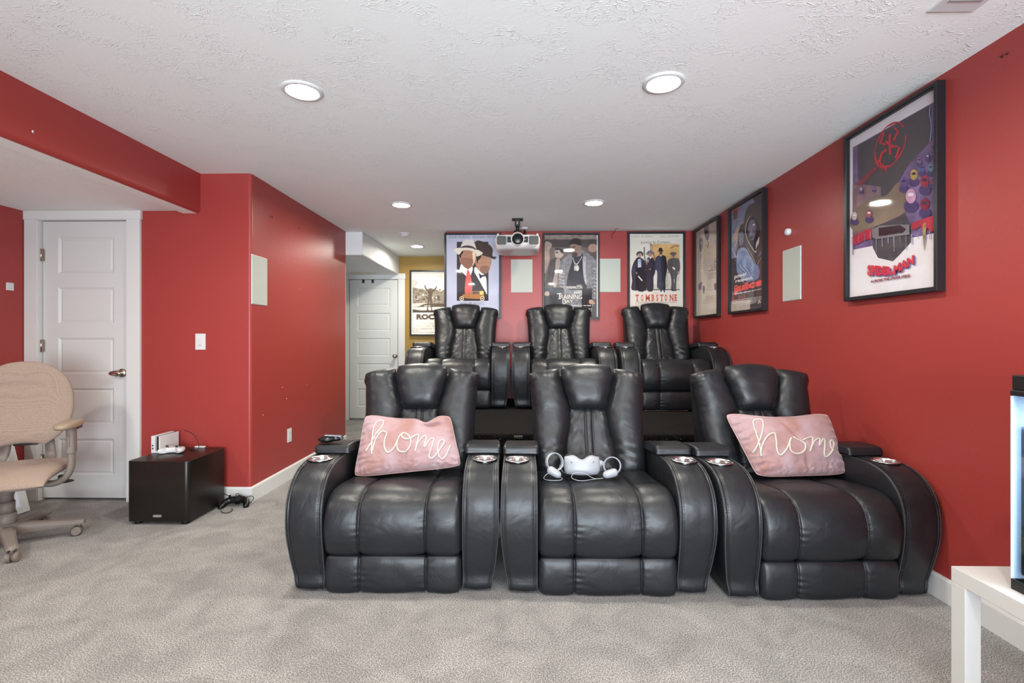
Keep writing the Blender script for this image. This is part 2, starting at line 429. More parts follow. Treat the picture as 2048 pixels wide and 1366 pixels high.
# baseboards
def bboard(name, a, b, axis, side):
    """a,b = start/end along axis; side = (fixed coord, direction)"""
    mb = MB(); f, d = side; t = .014; h = .112
    sec = [(0, 0), (t, 0), (t, h-.012), (t-.004, h-.003), (t-.008, h), (0, h)]
    vs = []
    for e in (a, b):
        for q, z in sec: vs.append((f+d*q, e, z) if axis == 'Y' else (e, f+d*q, z))
    n = len(sec)
    mb.add(vs, [(i, (i+1) % n, n+(i+1) % n, n+i) for i in range(n)]+[tuple(range(n)), tuple(range(2*n-1, n-1, -1))], 0)
    return struct(name, mb, M_TRIM)
bboard('baseboard_right', YR, YB, 'Y', (XR, -1))
bboard('baseboard_block_side', YF-.014, 5.5, 'Y', (XL, 1))
bboard('baseboard_block_front', -2.825, XL+.001, 'X', (YF, -1))
bboard('baseboard_left', YR, YF, 'Y', (XA, 1))
bboard('baseboard_back', -.862, XR, 'X', (YB, -1))
bboard('baseboard_hall', -1.72, XR, 'X', (YH, -1))

# ---------------------------------------------------------------- doors
def door_leaf(w, h, n=5):
    """moulded door with n recessed panels, lower-left corner at origin, front at y=0, facing -y"""
    mb = MB(); st = .115; top = .115; bot = .17; rail = .105
    ph = (h-top-bot-rail*(n-1))/n
    d = .035; mb.bb((0, .012, 0), (w, d, h))
    mb.bb((0, 0, 0), (st, .012, h)); mb.bb((w-st, 0, 0), (w, .012, h))
    z = bot; mb.bb((st, 0, 0), (w-st, .012, bot))
    for i in range(n):
        x0, x1, z0, z1 = st, w-st, z, z+ph
        # sloping moulding around a flat field that rises again
        f = .016; g = .03
        A = [(x0, 0, z0), (x1, 0, z0), (x1, 0, z1), (x0, 0, z1)]
        B = [(x0+f, .009, z0+f), (x1-f, .009, z0+f), (x1-f, .009, z1-f), (x0+f, .009, z1-f)]
        D = [(x0+g, .0045, z0+g), (x1-g, .0045, z0+g), (x1-g, .0045, z1-g), (x0+g, .0045, z1-g)]
        mb.add(A+B+D, [(k, (k+1) % 4, 4+(k+1) % 4, 4+k) for k in range(4)]+[(4+k, 4+(k+1) % 4, 8+(k+1) % 4, 8+k) for k in range(4)]+[(8, 9, 10, 11)], 0)
        z += ph
        if i < n-1: mb.bb((st, 0, z), (w-st, .012, z+rail))
        else: mb.bb((st, 0, z), (w-st, .012, h))
        z += rail
    return mb
# door_1: closet door in the alcove
d1 = tag(empty('door_1', (-3.60, YF, 0)), kind='structure')
L_ = door_leaf(.655, 2.075); leaf = L_.build('door_leaf', M_DOOR, d1, fix=False); leaf.location = (.010, .02, .018)
mb = MB()  # casing & jamb
mb.bb((-.10, -.016, 0), (-.006, 0, 2.10)); mb.bb((.675, -.016, 0), (.775, 0, 2.10)); mb.bb((-.104, -.020, 2.10), (.783, 0, 2.164))
mb.bb((-.006, -.012, 0), (.002, .12, 2.10)); mb.bb((.669, -.012, 0), (.676, .12, 2.10)); mb.bb((-.006, -.012, 2.097), (.676, .12, 2.10))
mb.build('door_casing', M_TRIM, d1, bevel=.002)
for z in (.30, 1.16, 1.84):
    mb = MB(); mb.cyl((.006, .008, z-.045), (.006, .008, z+.045), .007, 12); mb.bb((-.006, .006, z-.045), (.028, .011, z+.045))
    mb.build('hinge', M_NICKEL, d1)
mb = MB(); mb.lathe([(.033, 0), (.033, -.006), (.028, -.012), (.012, -.014), (.012, -.035)], (.615, .02, .955), 'Y', 28)
h1 = mb
h1.sphere((.60, -.034, .955), (.045, .013, .020)); h1.sphere((.612, -.030, .955), (.024, .016, .024))
h1.build('door_handle', M_NICKEL, d1)
# door_2: hallway door
d2 = tag(empty('door_2', (-2.555, YH, 0)), kind='structure')
L_ = door_leaf(.725, 2.06); leaf = L_.build('door_leaf', M_DOOR, d2, fix=False); leaf.location = (.005, .0, .03)
mb = MB(); mb.bb((-.09, -.016, 0), (-.003, 0, 2.10)); mb.bb((.735, -.016, 0), (.835, 0, 2.10)); mb.bb((-.10, -.022, 2.10), (.845, 0, 2.185))
mb.build('door_casing', M_TRIM, d2, bevel=.002)
mb = MB(); mb.lathe([(.032, 0), (.032, -.008), (.012, -.012), (.012, -.035), (.026, -.042), (.031, -.058), (.024, -.07), (.004, -.073)], (.690, 0, .955), 'Y', 24)
mb.build('door_knob', M_NICKEL, d2)
for x in (.195, .335):
    mb = MB(); mb.bb((x, -.012, 2.045), (x+.032, .0, 2.095)); mb.build('bumper_pad', M_BLACKP, d2, bevel=.003)
# ceiling vent under the soffit
t = thing('ceiling_vent', 'cream two-part air vent in the underside of the white hallway soffit', 'vent', (-2.27, 6.92, 2.17))
mb = MB(); mb.bb((-.18, -.09, -.006), (.18, .09, 0)); mb.build('vent_frame', mat('cream_vent', '#cfc9b8', rough=.5), t, bevel=.003)
for s_ in (-1, 1):
    mb = MB()
    for k in range(7): mb.box((s_*.085, -.065+.0215*k, -.009), (.15, .004, .008), R=Matrix.Rotation(.7, 3, 'X'))
    mb.build('louvre', mat('cream_vent_blades', '#b9b29d', rough=.5), t)
t = thing('ceiling_vent', 'white air register flush in the ceiling close to the right wall', 'vent', (1.60, 1.71, ZC))
mb = MB(); mb.bb((-.075, -.16, -.006), (.095, .13, 0)); mb.build('vent_frame', M_WHITEP, t, bevel=.003)
mb = MB()
for k in range(6): mb.bb((-.05, .06-.03*k, -.0095), (.07, .068-.03*k, -.006))
mb.build('louvre', mat('grey_vent_blades', '#9a9a9a', rough=.5), t)

# ---------------------------------------------------------------- recessed ceiling lights
M_LENS = mat('lamp_lens', '#ffffff', rough=.3, emit=('#fff4e8', 30))
def downlight(x, y, label):
    t = thing('ceiling_light', label, 'light', (x, y, ZC), group=None)
    mb = MB(); mb.lathe([(.098, 0), (.098, -.004), (.09, -.009), (.078, -.0105), (.074, -.006), (.074, 0)], (0, 0, 0), 'Z', 40, caps=False)
    mb.build('trim_ring', M_WHITEP, t)
    mb = MB(); mb.lathe([(.0735, -.004), (.06, -.011), (.035, -.015), (.002, -.0165)], (0, 0, 0), 'Z', 32, caps=True); mb.build('lens', M_LENS, t)
    l = light_area('lamp_light', (0, 0, -.022), (0, 0, 0), .14, .14, DOWNLIGHT, DOWN_COLOR, 'DISK', math.radians(170)); l.parent = t
downlight(-1.079, 2.375, 'front left round recessed light in the ceiling, large bright disc nearer the beam')
downlight(.686, 2.331, 'front right round recessed light in the ceiling, large bright disc nearer the tall poster')
downlight(-1.09, 4.405, 'small round recessed light in the ceiling left of the projector')
downlight(.663, 4.369, 'small round recessed light in the ceiling right of the projector')
downlight(-1.368, 6.372, 'round recessed light in the hallway ceiling in front of the mustard wall')
downlight(-1.08, .34, 'round recessed light in the ceiling over the camera, left one')
downlight(.68, .34, 'round recessed light in the ceiling over the camera, right one')
downlight(-2.95, 1.2, 'round recessed light in the lower alcove ceiling')
bpy.data.objects[[o.name for o in bpy.data.objects if o.name.startswith('ceiling_light')][-1]].location.z = ZA
# smoke detector
t = thing('smoke_detector', 'white round smoke detector on the hallway ceiling beside the soffit', 'smoke detector', (-1.346, 5.614, ZC))
mb = MB(); mb.lathe([(.068, 0), (.068, -.010), (.060, -.014)], (0, 0, 0), 'Z', 32); mb.build('base', M_WHITEP, t)
mb = MB(); mb.lathe([(.057, -.012), (.055, -.028), (.044, -.038), (.002, -.040)], (0, 0, 0), 'Z', 32)
mb.build('cover', M_WHITEP, t)
mb = MB()
for k in range(18):
    a = 2*PI*k/18; mb.box((.0555*math.cos(a), .0555*math.sin(a), -.021), (.004, .008, .006), R=Matrix.Rotation(a, 3, 'Z'))
mb.build('slots', mat('grey_slot', '#8b8b8b'), t)

# ---------------------------------------------------------------- flush wall speakers, switches, outlet
def wspeaker(loc, rz, w, h, label):
    t = thing('wall_speaker', label, 'speaker', loc, rz, None)      # faces -y
    mb = MB(); mb.bb((-w/2, -.006, -h/2), (w/2, 0, h/2)); mb.build('bezel', M_WHITEP, t, bevel=.0025)
    mb = MB(); mb.bb((-w/2+.004, -.009, -h/2+.004), (w/2-.004, -.006, h/2-.004)); mb.build('grille', M_SPK, t, bevel=.0015)
wspeaker((.015, YB, 1.929), 0, .244, .376, 'white in-wall speaker grille on the back wall below the projector')
wspeaker((1.016, YB, 1.933), 0, .240, .380, 'white in-wall speaker grille on the back wall left of the western poster')
wspeaker((XL, 3.665, 1.656), PI/2, .219, .373, 'white in-wall speaker grille high on the side of the red block')
wspeaker((XR, 3.522, 1.676), -PI/2, .231, .378, 'white in-wall speaker grille on the right wall below the round white sensor')
t = thing('wall_sensor', 'small round white plastic knob on the right wall above a speaker', 'sensor', (XR, 3.557, 1.99))
mb = MB(); mb.lathe([(.026, 0), (.026, -.008), (.024, -.022), (.022, -.026), (.002, -.027)], (0, 0, 0), 'X', 28)
o = mb.build('housing', M_WHITEP, t)
mb = MB(); mb.cyl((-.0265, 0, 0), (-.0285, 0, 0), .012, 20); mb.build('cap', M_WHITEP, t)
t = thing('light_switch', 'white rocker switch plate on the red wall beside the closet door', 'switch', (-2.378, YF, 1.19))
mb = MB(); mb.bb((-.038, -.006, -.06), (.038, 0, .06)); mb.build('plate', M_WHITEP, t, bevel=.002)
mb = MB(); mb.bb((-.017, -.010, -.034), (.017, -.006, .034)); mb.build('rocker', M_WHITEP, t, bevel=.001)
mb = MB(); mb.bb((-.012, -.011, -.026), (.012, -.010, -.023)); mb.build('slider_slot', mat('grey_slot', '#8b8b8b'), t)
t = thing('wall_outlet', 'white power outlet low on the side of the red block', 'outlet', (XL, 4.147, .378), PI/2)
mb = MB(); mb.bb((-.036, -.006, -.058), (.036, 0, .058)); mb.build('plate', M_WHITEP, t, bevel=.002)
for z in (-.024, .024):
    mb = MB(); mb.bb((-.016, -.0085, z-.015), (.016, -.006, z+.015)); mb.bb((-.008, -.009, z-.004), (-.006, -.0084, z+.006), 1); mb.bb((.006, -.009, z-.004), (.008, -.0084, z+.006), 1)
    mb.build('socket', [M_WHITEP, M_BLACKP], t)
t = thing('thermostat_button', 'small square white switch on the alcove wall left of the door casing', 'switch', (XA, 3.441, 1.590), PI/2)
mb = MB(); mb.bb((-.024, -.010, -.028), (.024, 0, .028)); mb.build('plate', M_WHITEP, t, bevel=.002)
mb = MB(); mb.bb((-.012, -.013, -.014), (.012, -.010, .014)); mb.build('button', M_WHITEP, t, bevel=.001)
# screw holes and anchors in the walls
def nail(loc, r, col, n):
    mb = MB(); mb.sphere(loc, r, 0, 8, 6); o = mb.build('trim_20', mat('dark_hole' if col == 0 else 'white_anchor', '#3a1012' if col == 0 else '#e8d8d4')); tag(o, kind='structure')
for p in [(XL, 3.83, 2.19), (XL, 3.86, 2.19), (XL, 4.33, 2.21), (XL, 5.15, 2.24)]: nail(p, .006, 0, 1)
for p in [(XL, 4.03, .802), (XL, 4.10, .70), (XL, 3.72, .62), (XL, 4.5, .78), (XL, 4.35, 1.66)]: nail(p, .0035, 1, 1)
for p in [(XR, 1.98, 2.36), (XR, 2.0, 2.36)]: nail(p, .006, 0, 1)

# ---------------------------------------------------------------- riser platform
t = thing('seating_platform', 'dark carpeted platform lifting the back row of recliners', 'platform', (.415, 4.51, 0))
mb = MB()
X0, X1, Y0, Y1, H_ = -1.13-.415, XR-.415, 3.44-4.51, YB-.02-4.51, .535
mb.bb((X0, Y0, 0), (X1, Y1, H_)); mb.build('carpeted_box', M_DARKC, t, bevel=.02, seg=4)
mb = MB()   # fringe of loose carpet along the front edge
for k in range(420):
    x = X0+.02+(X1-X0-.04)*random.random(); z = H_-.012-random.random()*.055; a = random.uniform(-.8, .8)
    L0 = random.uniform(.01, .025)
    mb.tube([(x, Y0+.002, z), (x+math.sin(a)*L0*.5, Y0-.008, z-.3*L0), (x+math.sin(a)*L0, Y0-.012, z-L0)], .0022, 4)
mb.build('carpet_fringe', M_DARKC, t)['kind'] = 'stuff'
mb = MB(); mb.box((-.43, Y0-.006, .514), (.062, .012, .02)); mb.cyl((-.452, Y0-.014, .512), (-.452, Y0-.012, .512), .004, 10, 1); mb.cyl((-.412, Y0-.014, .512), (-.412, Y0-.012, .512), .004, 10, 1)
mb.build('metal_bracket', [M_NICKEL, M_BLACKP], t, bevel=.002)
for i, x in enumerate([-1.42, -1.36, -1.3, -1.22, -.56, -.30, .62, .72, .84]):
    mb = MB(); mb.cyl((x, Y0-.012, .500), (x, Y0, .500), .004, 8); mb.build('carpet_tack', M_NICKEL, t)
# ================================================================== RECLINERS
wbox('wall_light_blocker', (-4.3, YF, 0), (-4.2, 5.5, ZC), M_WHITEW)  # unseen wall added to keep outside light from the closet door's gaps

def V2(p): return Vector((p[0], p[1]))
# local frame: faces -y, y=0 is the foremost bulge, x across, z up
def make_recliner():
    root = thing('recliner', '', 'recliner')
    # ---- base
    mb = MB(); mb.bb((-.31, .10, .03), (.31, .80, .17)); mb.build('base', M_STITCH, root, bevel=.01)
    # ---- arms
    prof = [tuple(p) for p in catmull([V2(p) for p in [(.056, .009), (.038, .09), (.018, .19), (.003, .29), (.003, .385), (.020, .458), (.056, .516), (.112, .560), (.19, .583), (.28, .589), (.40, .582), (.55, .558), (.70, .530), (.80, .49), (.83, .42), (.83, .25), (.82, .10), (.80, .016), (.6, .009), (.3, .009)]], 5, closed=True)]
    n = len(prof)
    def arm(sd):
        xi, xo = .328, .506
        def xmap(x, y, z):
            # x: 0 inner .. 1 outer ; the outer edge tucks in towards the floor
            o = xo-.040*max(0, (.34-z)/.33)**1.7-.010*max(0, (z-.42)/.2)**2-.030*max(0, (y-.35)/.48)
            return sd*(xi+(o-xi)*x)
        def off(x, i):
            e = min(x, 1-x)
            o = 0
            if e < .07: o -= .012*(1-math.sqrt(max(0, 1-((.07-e)/.07)**2)))
            if .07 <= e: o += .004*math.sin(PI*(x-.07)/.86)
            if abs(e-.095) < .012: o -= .0022
            y, z = prof[i]
            o += .0016*fbm((x*3+sd, y*6, z*6), 1.0)
            return o
        xs = [0, .005, .012, .025, .045, .07, .083, .095, .107, .14, .2, .3, .4, .5, .6, .7, .8, .86, .893, .905, .917, .93, .955, .975, .988, .995, 1]
        mb = MB(); rings, nr = loft(mb, prof, xs, off, xmap)
        o = mb.build('armrest', M_LEATHER, root)
        # stitched seams along both edges of the front band
        st = MB(); pp = MB()
        for xx in (.060, .125, .875, .940):
            path = []; nn = []
            for i in range(0, 66):
                p = Vector(prof[i])+nr[i]*(off(xx, i)+.0006); path.append(Vector((xmap(xx, p.x, p.y), p.x, p.y))); nn.append(Vector((0, nr[i].x, nr[i].y)))
            dashes(st, path, nn, .0020, .0075, .0045, .0010)
        for xx in (.026, .974):
            path = []
            for i in range(0, 66):
                p = Vector(prof[i])+nr[i]*(off(xx, i)+.0005); path.append(Vector((xmap(xx, p.x, p.y), p.x, p.y)))
            pp.tube(path, .0030, 6)
        for i_ in range(len(pp.m)): pp.m[i_] = 1
        k_ = len(st.v); st.v += pp.v; st.f += [[i+k_ for i in q] for q in pp.f]; st.m += pp.m; st.sm += pp.sm
        # cup holder: cut a well and line it with steel
        cx = sd*.425; cy = .232; cz = .5885
        cut = MB(); cut.cyl((cx, cy, cz-.09), (cx, cy, cz+.05), .0505, 40)
        co = cut.build('cutter', M_LEATHER)
        md = o.modifiers.new('cup', 'BOOLEAN'); md.operation = 'DIFFERENCE'; md.object = co; md.solver = 'EXACT'
        bpy.context.view_layer.update()
        dg = bpy.context.evaluated_depsgraph_get()
        me = bpy.data.meshes.new_from_object(o.evaluated_get(dg)); o.modifiers.clear(); o.data = me
        bpy.data.objects.remove(co); join_mb(o, st, [M_STITCH, M_PIPE])
        cp = MB(); tilt = Matrix.Rotation(.04, 3, 'X')
        prof_c = [(.050, .0), (.062, .0005), (.0645, .003), (.062, .0065), (.054, .0075), (.0505, .005), (.0485, -.002), (.047, -.07), (.044, -.074), (.002, -.075)]
        cp.lathe([(r, z) for r, z in prof_c], (cx, cy, cz), 'Z', 48, caps=False)
        c = cp.build('cup_holder', M_CHROME, o)
        # storage lid, a padded wedge falling towards the back
        lm = MB()
        lp = [tuple(p) for p in catmull([V2(p) for p in [(.340, .589), (.334, .606), (.338, .626), (.356, .6365), (.42, .637), (.50, .631), (.60, .610), (.70, .580), (.735, .565), (.742, .550), (.73, .538), (.62, .552), (.50, .572), (.42, .582)]], 4, closed=True)]
        m = len(lp)
        lx0, lx1 = (.312, .502) if sd > 0 else (.312, .502)
        def loff(x, i):
            e = min(x, 1-x); o_ = 0
            if e < .09: o_ -= .011*(1-math.sqrt(max(0, 1-((.09-e)/.09)**2)))
            return o_+.0012*fbm((x*4, lp[i][0]*20, lp[i][1]*20), 1)
        lxm = lambda x, y, z: sd*(lx0+(lx1-.02*max(0, (y-.35)/.4)-lx0)*x)
        r2, n2 = loft(lm, lp, [0, .01, .03, .06, .09, .13, .25, .4, .6, .75, .87, .91, .94, .97, .99, 1], loff, lxm)
        lid = lm.build('console_lid', M_LEATHER, o)
        st = MB()
        for zi in range(m):   # horizontal rows on the lid's front
            pass
        for zz in (.598, .6285):
            k = min(range(m), key=lambda i: abs(lp[i][1]-zz)+10*(lp[i][0] > .35))
            path = [Vector((lxm(x, 0, 0), lp[k][0]+n2[k].x*.0006, lp[k][1]+n2[k].y*.0006)) for x in [.06+.88*j/12 for j in range(13)]]
            dashes(st, path, [Vector((0, n2[k].x, n2[k].y))]*13, .0016, .0065, .004, .0009)
        for xx in (.10, .90):
            path = []; nn = []
            for i in range(8, 34):
                p = Vector(lp[i % m])+n2[i % m]*(loff(xx, i % m)+.0006); path.append(Vector((lxm(xx, 0, 0), p.x, p.y))); nn.append(Vector((0, n2[i % m].x, n2[i % m].y)))
            dashes(st, path, nn, .0016, .0065, .004, .0009)
        join_mb(lid, st, [M_STITCH])
    arm(-1); arm(1)
    # ---- seat cushion and foot rest
    W = .326; XS = (-.157, .157)
    def cushion(name, key, nseg, amp, rows, wr=1.0):
        pf = [tuple(p) for p in catmull([V2(p) for p in key], nseg, closed=True)]; n = len(pf)
        cum = [0]
        for i in range(1, n): cum.append(cum[-1]+(V2(pf[i])-V2(pf[i-1])).length)
        def off(x, i):
            ax = abs(x); o = 0; R = .030
            if ax > W-R: o -= .027*(1-math.sqrt(max(0, 1-((ax-(W-R))/R)**2)))
            # puffed panels between the seams
            if ax < .157: a = ax/.157
            else: a = abs((ax-(.157+W)/2)/((W-.157)/2))
            o += amp*(1-min(1, a)**2.6)
            d = min(abs(x-q) for q in XS)
            o -= .007*math.exp(-(d/.0045)**2)
            s_ = cum[i]
            o += wr*.0026*math.exp(-(d/.030)**2)*math.sin(s_*150+7*fbm((x, s_*4, 1), 2))*max(0, fbm((x*2, s_*3, 5), 3)+.35)
            o += wr*.0045*fbm((x*1.6, s_*1.8, 3.3), 2.0)
            return o
        xs = []; k = 66
        for j in range(k+1):
            xs.append(W*math.sin(PI/2*(-1+2*j/k)))
        for q in XS: xs += [q-.012, q-.006, q-.003, q, q+.003, q+.006, q+.012]
        xs = sorted(set(round(x, 5) for x in xs))
        mb = MB(); r, nr = loft(mb, pf, xs, off)
        o = mb.build(name, M_LEATHER, root)
        st = MB()
        for xx in [q+s_*.0075 for q, s_ in ((XS[0], -1), (XS[1], 1))]+[-W+.014, W-.014]:
            path = []; nn = []
            for i in range(rows[0], rows[1]):
                p = Vector(pf[i % n])+nr[i % n]*(off(xx, i % n)+.0006); path.append(Vector((xx, p.x, p.y))); nn.append(Vector((0, nr[i % n].x, nr[i % n].y)))
            dashes(st, path, nn, .0020, .0070, .0045, .0011)
        if name == 'seat':
            i = min(range(rows[0], rows[1]), key=lambda i: abs(pf[i][0]-.27)+10*(pf[i][1] < .4))
            path = []; nn = []
            for j in range(50):
                x = -W+.03+(2*W-.06)*j/49; p = Vector(pf[i])+nr[i]*(off(x, i)+.0006); path.append(Vector((x, p.x, p.y))); nn.append(Vector((0, nr[i].x, nr[i].y)))
            dashes(st, path, nn, .0014, .0060, .0045, .0010)
        join_mb(o, st, [M_STITCH])
        return o
    cushion('seat', [(.045, .186), (.026, .191), (.008, .212), (-.006, .27), (-.009, .32), (.000, .37), (.024, .421), (.066, .454), (.13, .470), (.22, .466), (.33, .452), (.45, .440), (.56, .438), (.58, .41), (.57, .33), (.35, .27), (.10, .200)], 8, .011, (2, 96))
    cushion('footrest', [(.050, .178), (.032, .180), (.018, .170), (.010, .14), (.008, .09), (.012, .04), (.024, .013), (.045, .006), (.07, .008), (.085, .05), (.085, .16)], 8, .008, (4, 58), 1.3)
    # ---- back
    def plane_y(z):      # recline curve of the back's mid surface
        t = (z-.42)/.62
        return .585+.205*t+.015*math.sin(t*PI)
    def nrm(z):
        d = (plane_y(z+.01)-plane_y(z-.01))/.02
        return Vector((0, -1, d)).normalized()
    mb = MB()
    pf = [tuple(p) for p in catmull([V2(p) for p in [(.63, .06), (.61, .25), (.60, .44), (.68, .66), (.745, .86), (.785, .965), (.83, .985), (.868, .965), (.865, .86), (.83, .62), (.82, .35), (.82, .08), (.72, .05)]], 5, closed=True)]
    loft(mb, pf, [-.322, -.319, -.31, -.29, -.2, 0, .2, .29, .31, .319, .322], lambda x, i: -.03*(1-math.sqrt(max(0, 1-max(0, (abs(x)-.29)/.032)**2))), lambda x, y, z: x*(1+.045*max(0, (z-.6)/.4)))
    back = mb.build('backrest', M_LEATHER, root)
    XI = [(.40, .150), (.56, .138), (.70, .112), (.775, .104), (.80, .110), (.88, .135), (.96, .160), (1.03, .170)]
    XO = [(.40, .318), (.55, .326), (.75, .336), (.90, .346), (.955, .362), (1.00, .358), (1.04, .340)]
    def wing(sd):
        z0, z1 = .40, 1.022
        def P(a, b):
            z = z0+(z1-z0)*(b+1)/2
            xi, xo = interp(XI, z), interp(XO, z); x = xi+(xo-xi)*(a+1)/2
            # the top edge slopes and rounds down to the outer corner
            zz = z-.030*max(0, (b-.35)/.65)**2*((a+1)/2)**2
            return (sd*x, plane_y(z), zz), nrm(z)
        def D(a, b, pt):
            z = pt[2]; d = .006*fbm((pt[0]*1.2+sd*3, z*2.2, 2.2), 3.0)
            e = 1-a
            d += .0035*math.exp(-((1-abs(a))/.22)**2)*math.sin(z*170+5*fbm((pt[0], z, 0), 4))*max(0, fbm((z*3, sd, 0), 2)+.2)
            # pinched roll near the top corner
            d -= .015*math.exp(-((z-.940+.05*(a-.6))/.009)**2)*max(0, a-.25)
            d += .014*math.exp(-((z-.985)/.030)**2)*max(0, a+.2)
            d += .0018*math.exp(-((z-.975)/.03)**2)*math.sin(a*17)*(.5+.5*a)
            d += .006*math.exp(-((z-.52)/.05)**2)*math.sin(z*110+a*3)*.6
            return d
        mb = MB(); puff(mb, P, 40, 110, .088, .03, 2.6, 9, D)
        if sd < 0: pass
        o = mb.build('back_bolster', M_LEATHER, back)
        st = MB(); path = []; nn = []
        for j in range(90):
            b = -.90+1.78*j/89
            pt, n_ = P(-.93, b); pr = math.sqrt(max(0, 1-.93**2.6))*math.sqrt(max(0, 1-abs(b)**9)); path.append(Vector(pt)+n_*(.088*pr+.0012)); nn.append(n_)
        dashes(st, path, nn, .0018, .0065, .0045, .001)
        path = []; nn = []
        for j in range(90):
            b = -.92+1.78*j/89
            pt, n_ = P(.955, b); pr = math.sqrt(max(0, 1-.955**2.6))*math.sqrt(max(0, 1-abs(b)**9)); path.append(Vector(pt)+n_*(.088*pr+.0012)); nn.append(n_)
        dashes(st, path, nn, .0018, .0065, .0045, .001)
        join_mb(o, st, [M_STITCH])
    wing(-1); wing(1)
    # head pillow
    def PH(a, b):
        z = .778+.268*(b+1)/2+.016*(1-a*a)*(b > 0)*b-.006
        hw = interp([(.77, .102), (.82, .118), (.90, .140), (.97, .158), (1.01, .156), (1.05, .146)], z)
        z += -.010*(1-a*a)*(b < 0)*abs(b)*0
        return (a*hw, plane_y(z)-.030, z), nrm(z)
    def DH(a, b, pt):
        return .004*fbm((pt[0]*2, pt[2]*3, 1), 3)+.0022*math.sin(a*45)*math.exp(-((b+.9)/.2)**2)+.002*math.sin(b*40)*math.exp(-((1-abs(a))/.2)**2)
    mb = MB(); puff(mb, PH, 50, 44, .085, .07, 4.0, 3.4, DH); hp = mb.build('head_pillow', M_LEATHER, back)
    st = MB()
    for sd in (-1, 1):
        path = []; nn = []
        for j in range(40):
            b = -.85+1.7*j/39; pt, n_ = PH(sd*.955, b); pr = math.sqrt(1-.955**4)*math.sqrt(1-abs(b)**3.4); path.append(Vector(pt)+n_*(.085*pr+.0015)); nn.append(n_)
        dashes(st, path, nn, .0018, .0065, .0045, .001)
    join_mb(hp, st, [M_STITCH])
    # lumbar panel with centre strip
    def PL(a, b):
        z = .40+.40*(b+1)/2
        return (a*(interp(XI, z)+.012), plane_y(z)-.012, z), nrm(z)
    def DL(a, b, pt):
        x = pt[0]; d = 0
        for q in (-.021, .021): d -= .006*math.exp(-((x-q)/.0035)**2)
        d += .005*math.exp(-((x)/.016)**4)
        ax = max(0, (abs(x)-.03)/.09)
        d += .0055*ax*math.sin(pt[2]*95+abs(x)*60+4*fbm((x, pt[2], 4), 5))*max(0, .4+fbm((pt[2]*2, x*3, 9), 3))
        d += .006*fbm((x*2, pt[2]*2, 7), 4)
        return d
    mb = MB(); puff(mb, PL, 90, 90, .050, .02, 6, 8, DL); lp_ = mb.build('lumbar_panel', M_LEATHER, back)
    st = MB()
    for q in (-.027, .027, -.015, .015):
        path = []; nn = []
        for j in range(60):
            b = -.8+1.7*j/59; z = .40+.40*(b+1)/2; a = q/(interp(XI, z)+.012)
            pt, n_ = PL(a, b); pr = math.sqrt(1-abs(a)**6)*math.sqrt(1-abs(b)**8); path.append(Vector(pt)+n_*(.050*pr+DL(a, b, pt)+.001)); nn.append(n_)
        dashes(st, path, nn, .0018, .0065, .0045, .0010)
    join_mb(lp_, st, [M_STITCH])
    for sx in (-1, 1):
        for y in (.12, .76):
            mb = MB(); mb.cyl((sx*.41, y, 0), (sx*.41, y, .014), .022, 16); mb.build('foot', M_BLACKP, root)
    return root
rec = make_recliner()
G1 = 'black leather recliners in two rows'
spots = [(-.605, 2.262, 0, .8, 'front left black leather recliner under the pink pillow nearest the red block'),
         (.411, 2.255, 0, .2, 'front middle black leather recliner holding a white headset and two hand controllers'),
         (1.436, 2.240, 0, 2.2, 'front right black leather recliner under a pink pillow beside the white side table'),
         (-.606, 4.60, .540, 0, 'back row left black leather recliner on the platform by the hallway opening'),
         (.420, 4.60, .540, 0, 'back row middle black leather recliner on the platform under the grey photo poster'),
         (1.449, 4.49, .540, -.2, 'back row right black leather recliner in the corner under the western poster')]
RECL = []
for i, (x, y, z, a, lb) in enumerate(spots):
    o = rec if i == 0 else copy_tree(rec)
    o.location = (x, y, z); o.rotation_euler = (0, 0, math.radians(a)); o['label'] = lb; o['group'] = G1; RECL.append(o)
# steel bar showing under the right back chair
mb = MB(); mb.bb((-.30, .02, .0), (.10, .04, .012)); mb.build('floor_rail', M_NICKEL, RECL[5])

# ================================================================== PINK PILLOWS
def velvet():
    m = mat('pink_velvet', '#d9a9a6', rough=.8, spec=.2, sheen=.5); nt, b = nodes_of(m); N = nt.nodes; L = nt.links
    b.inputs['Sheen Tint'].default_value = (1, .86, .88, 1); b.inputs['Sheen Roughness'].default_value = .35
    tc = N.new('ShaderNodeTexCoord'); n = N.new('ShaderNodeTexNoise'); n.inputs['Scale'].default_value = 5; n.inputs['Detail'].default_value = 5; n.inputs['Distortion'].default_value = 1
    L.new(tc.outputs['Object'], n.inputs['Vector']); cr = N.new('ShaderNodeValToRGB'); e = cr.color_ramp.elements
    e[0].position = .30; e[0].color = (*lin('#946e67'), 1); e[1].position = .60; e[1].color = (*lin('#a48b8f'), 1)
    L.new(n.outputs['Fac'], cr.inputs['Fac']); L.new(cr.outputs['Color'], b.inputs['Base Color'])
    n2 = N.new('ShaderNodeTexNoise'); n2.inputs['Scale'].default_value = 120; n2.inputs['Detail'].default_value = 4; L.new(tc.outputs['Object'], n2.inputs['Vector'])
    bp = N.new('ShaderNodeBump'); bp.inputs['Strength'].default_value = .4; bp.inputs['Distance'].default_value = .002; L.new(n2.outputs['Fac'], bp.inputs['Height']); L.new(bp.outputs[0], b.inputs['Normal'])
    return m
M_VELVET = velvet(); M_ROPE = mat('cream_cord', '#bcb6a9', rough=.8, bump=(300, .5, 2, .001))
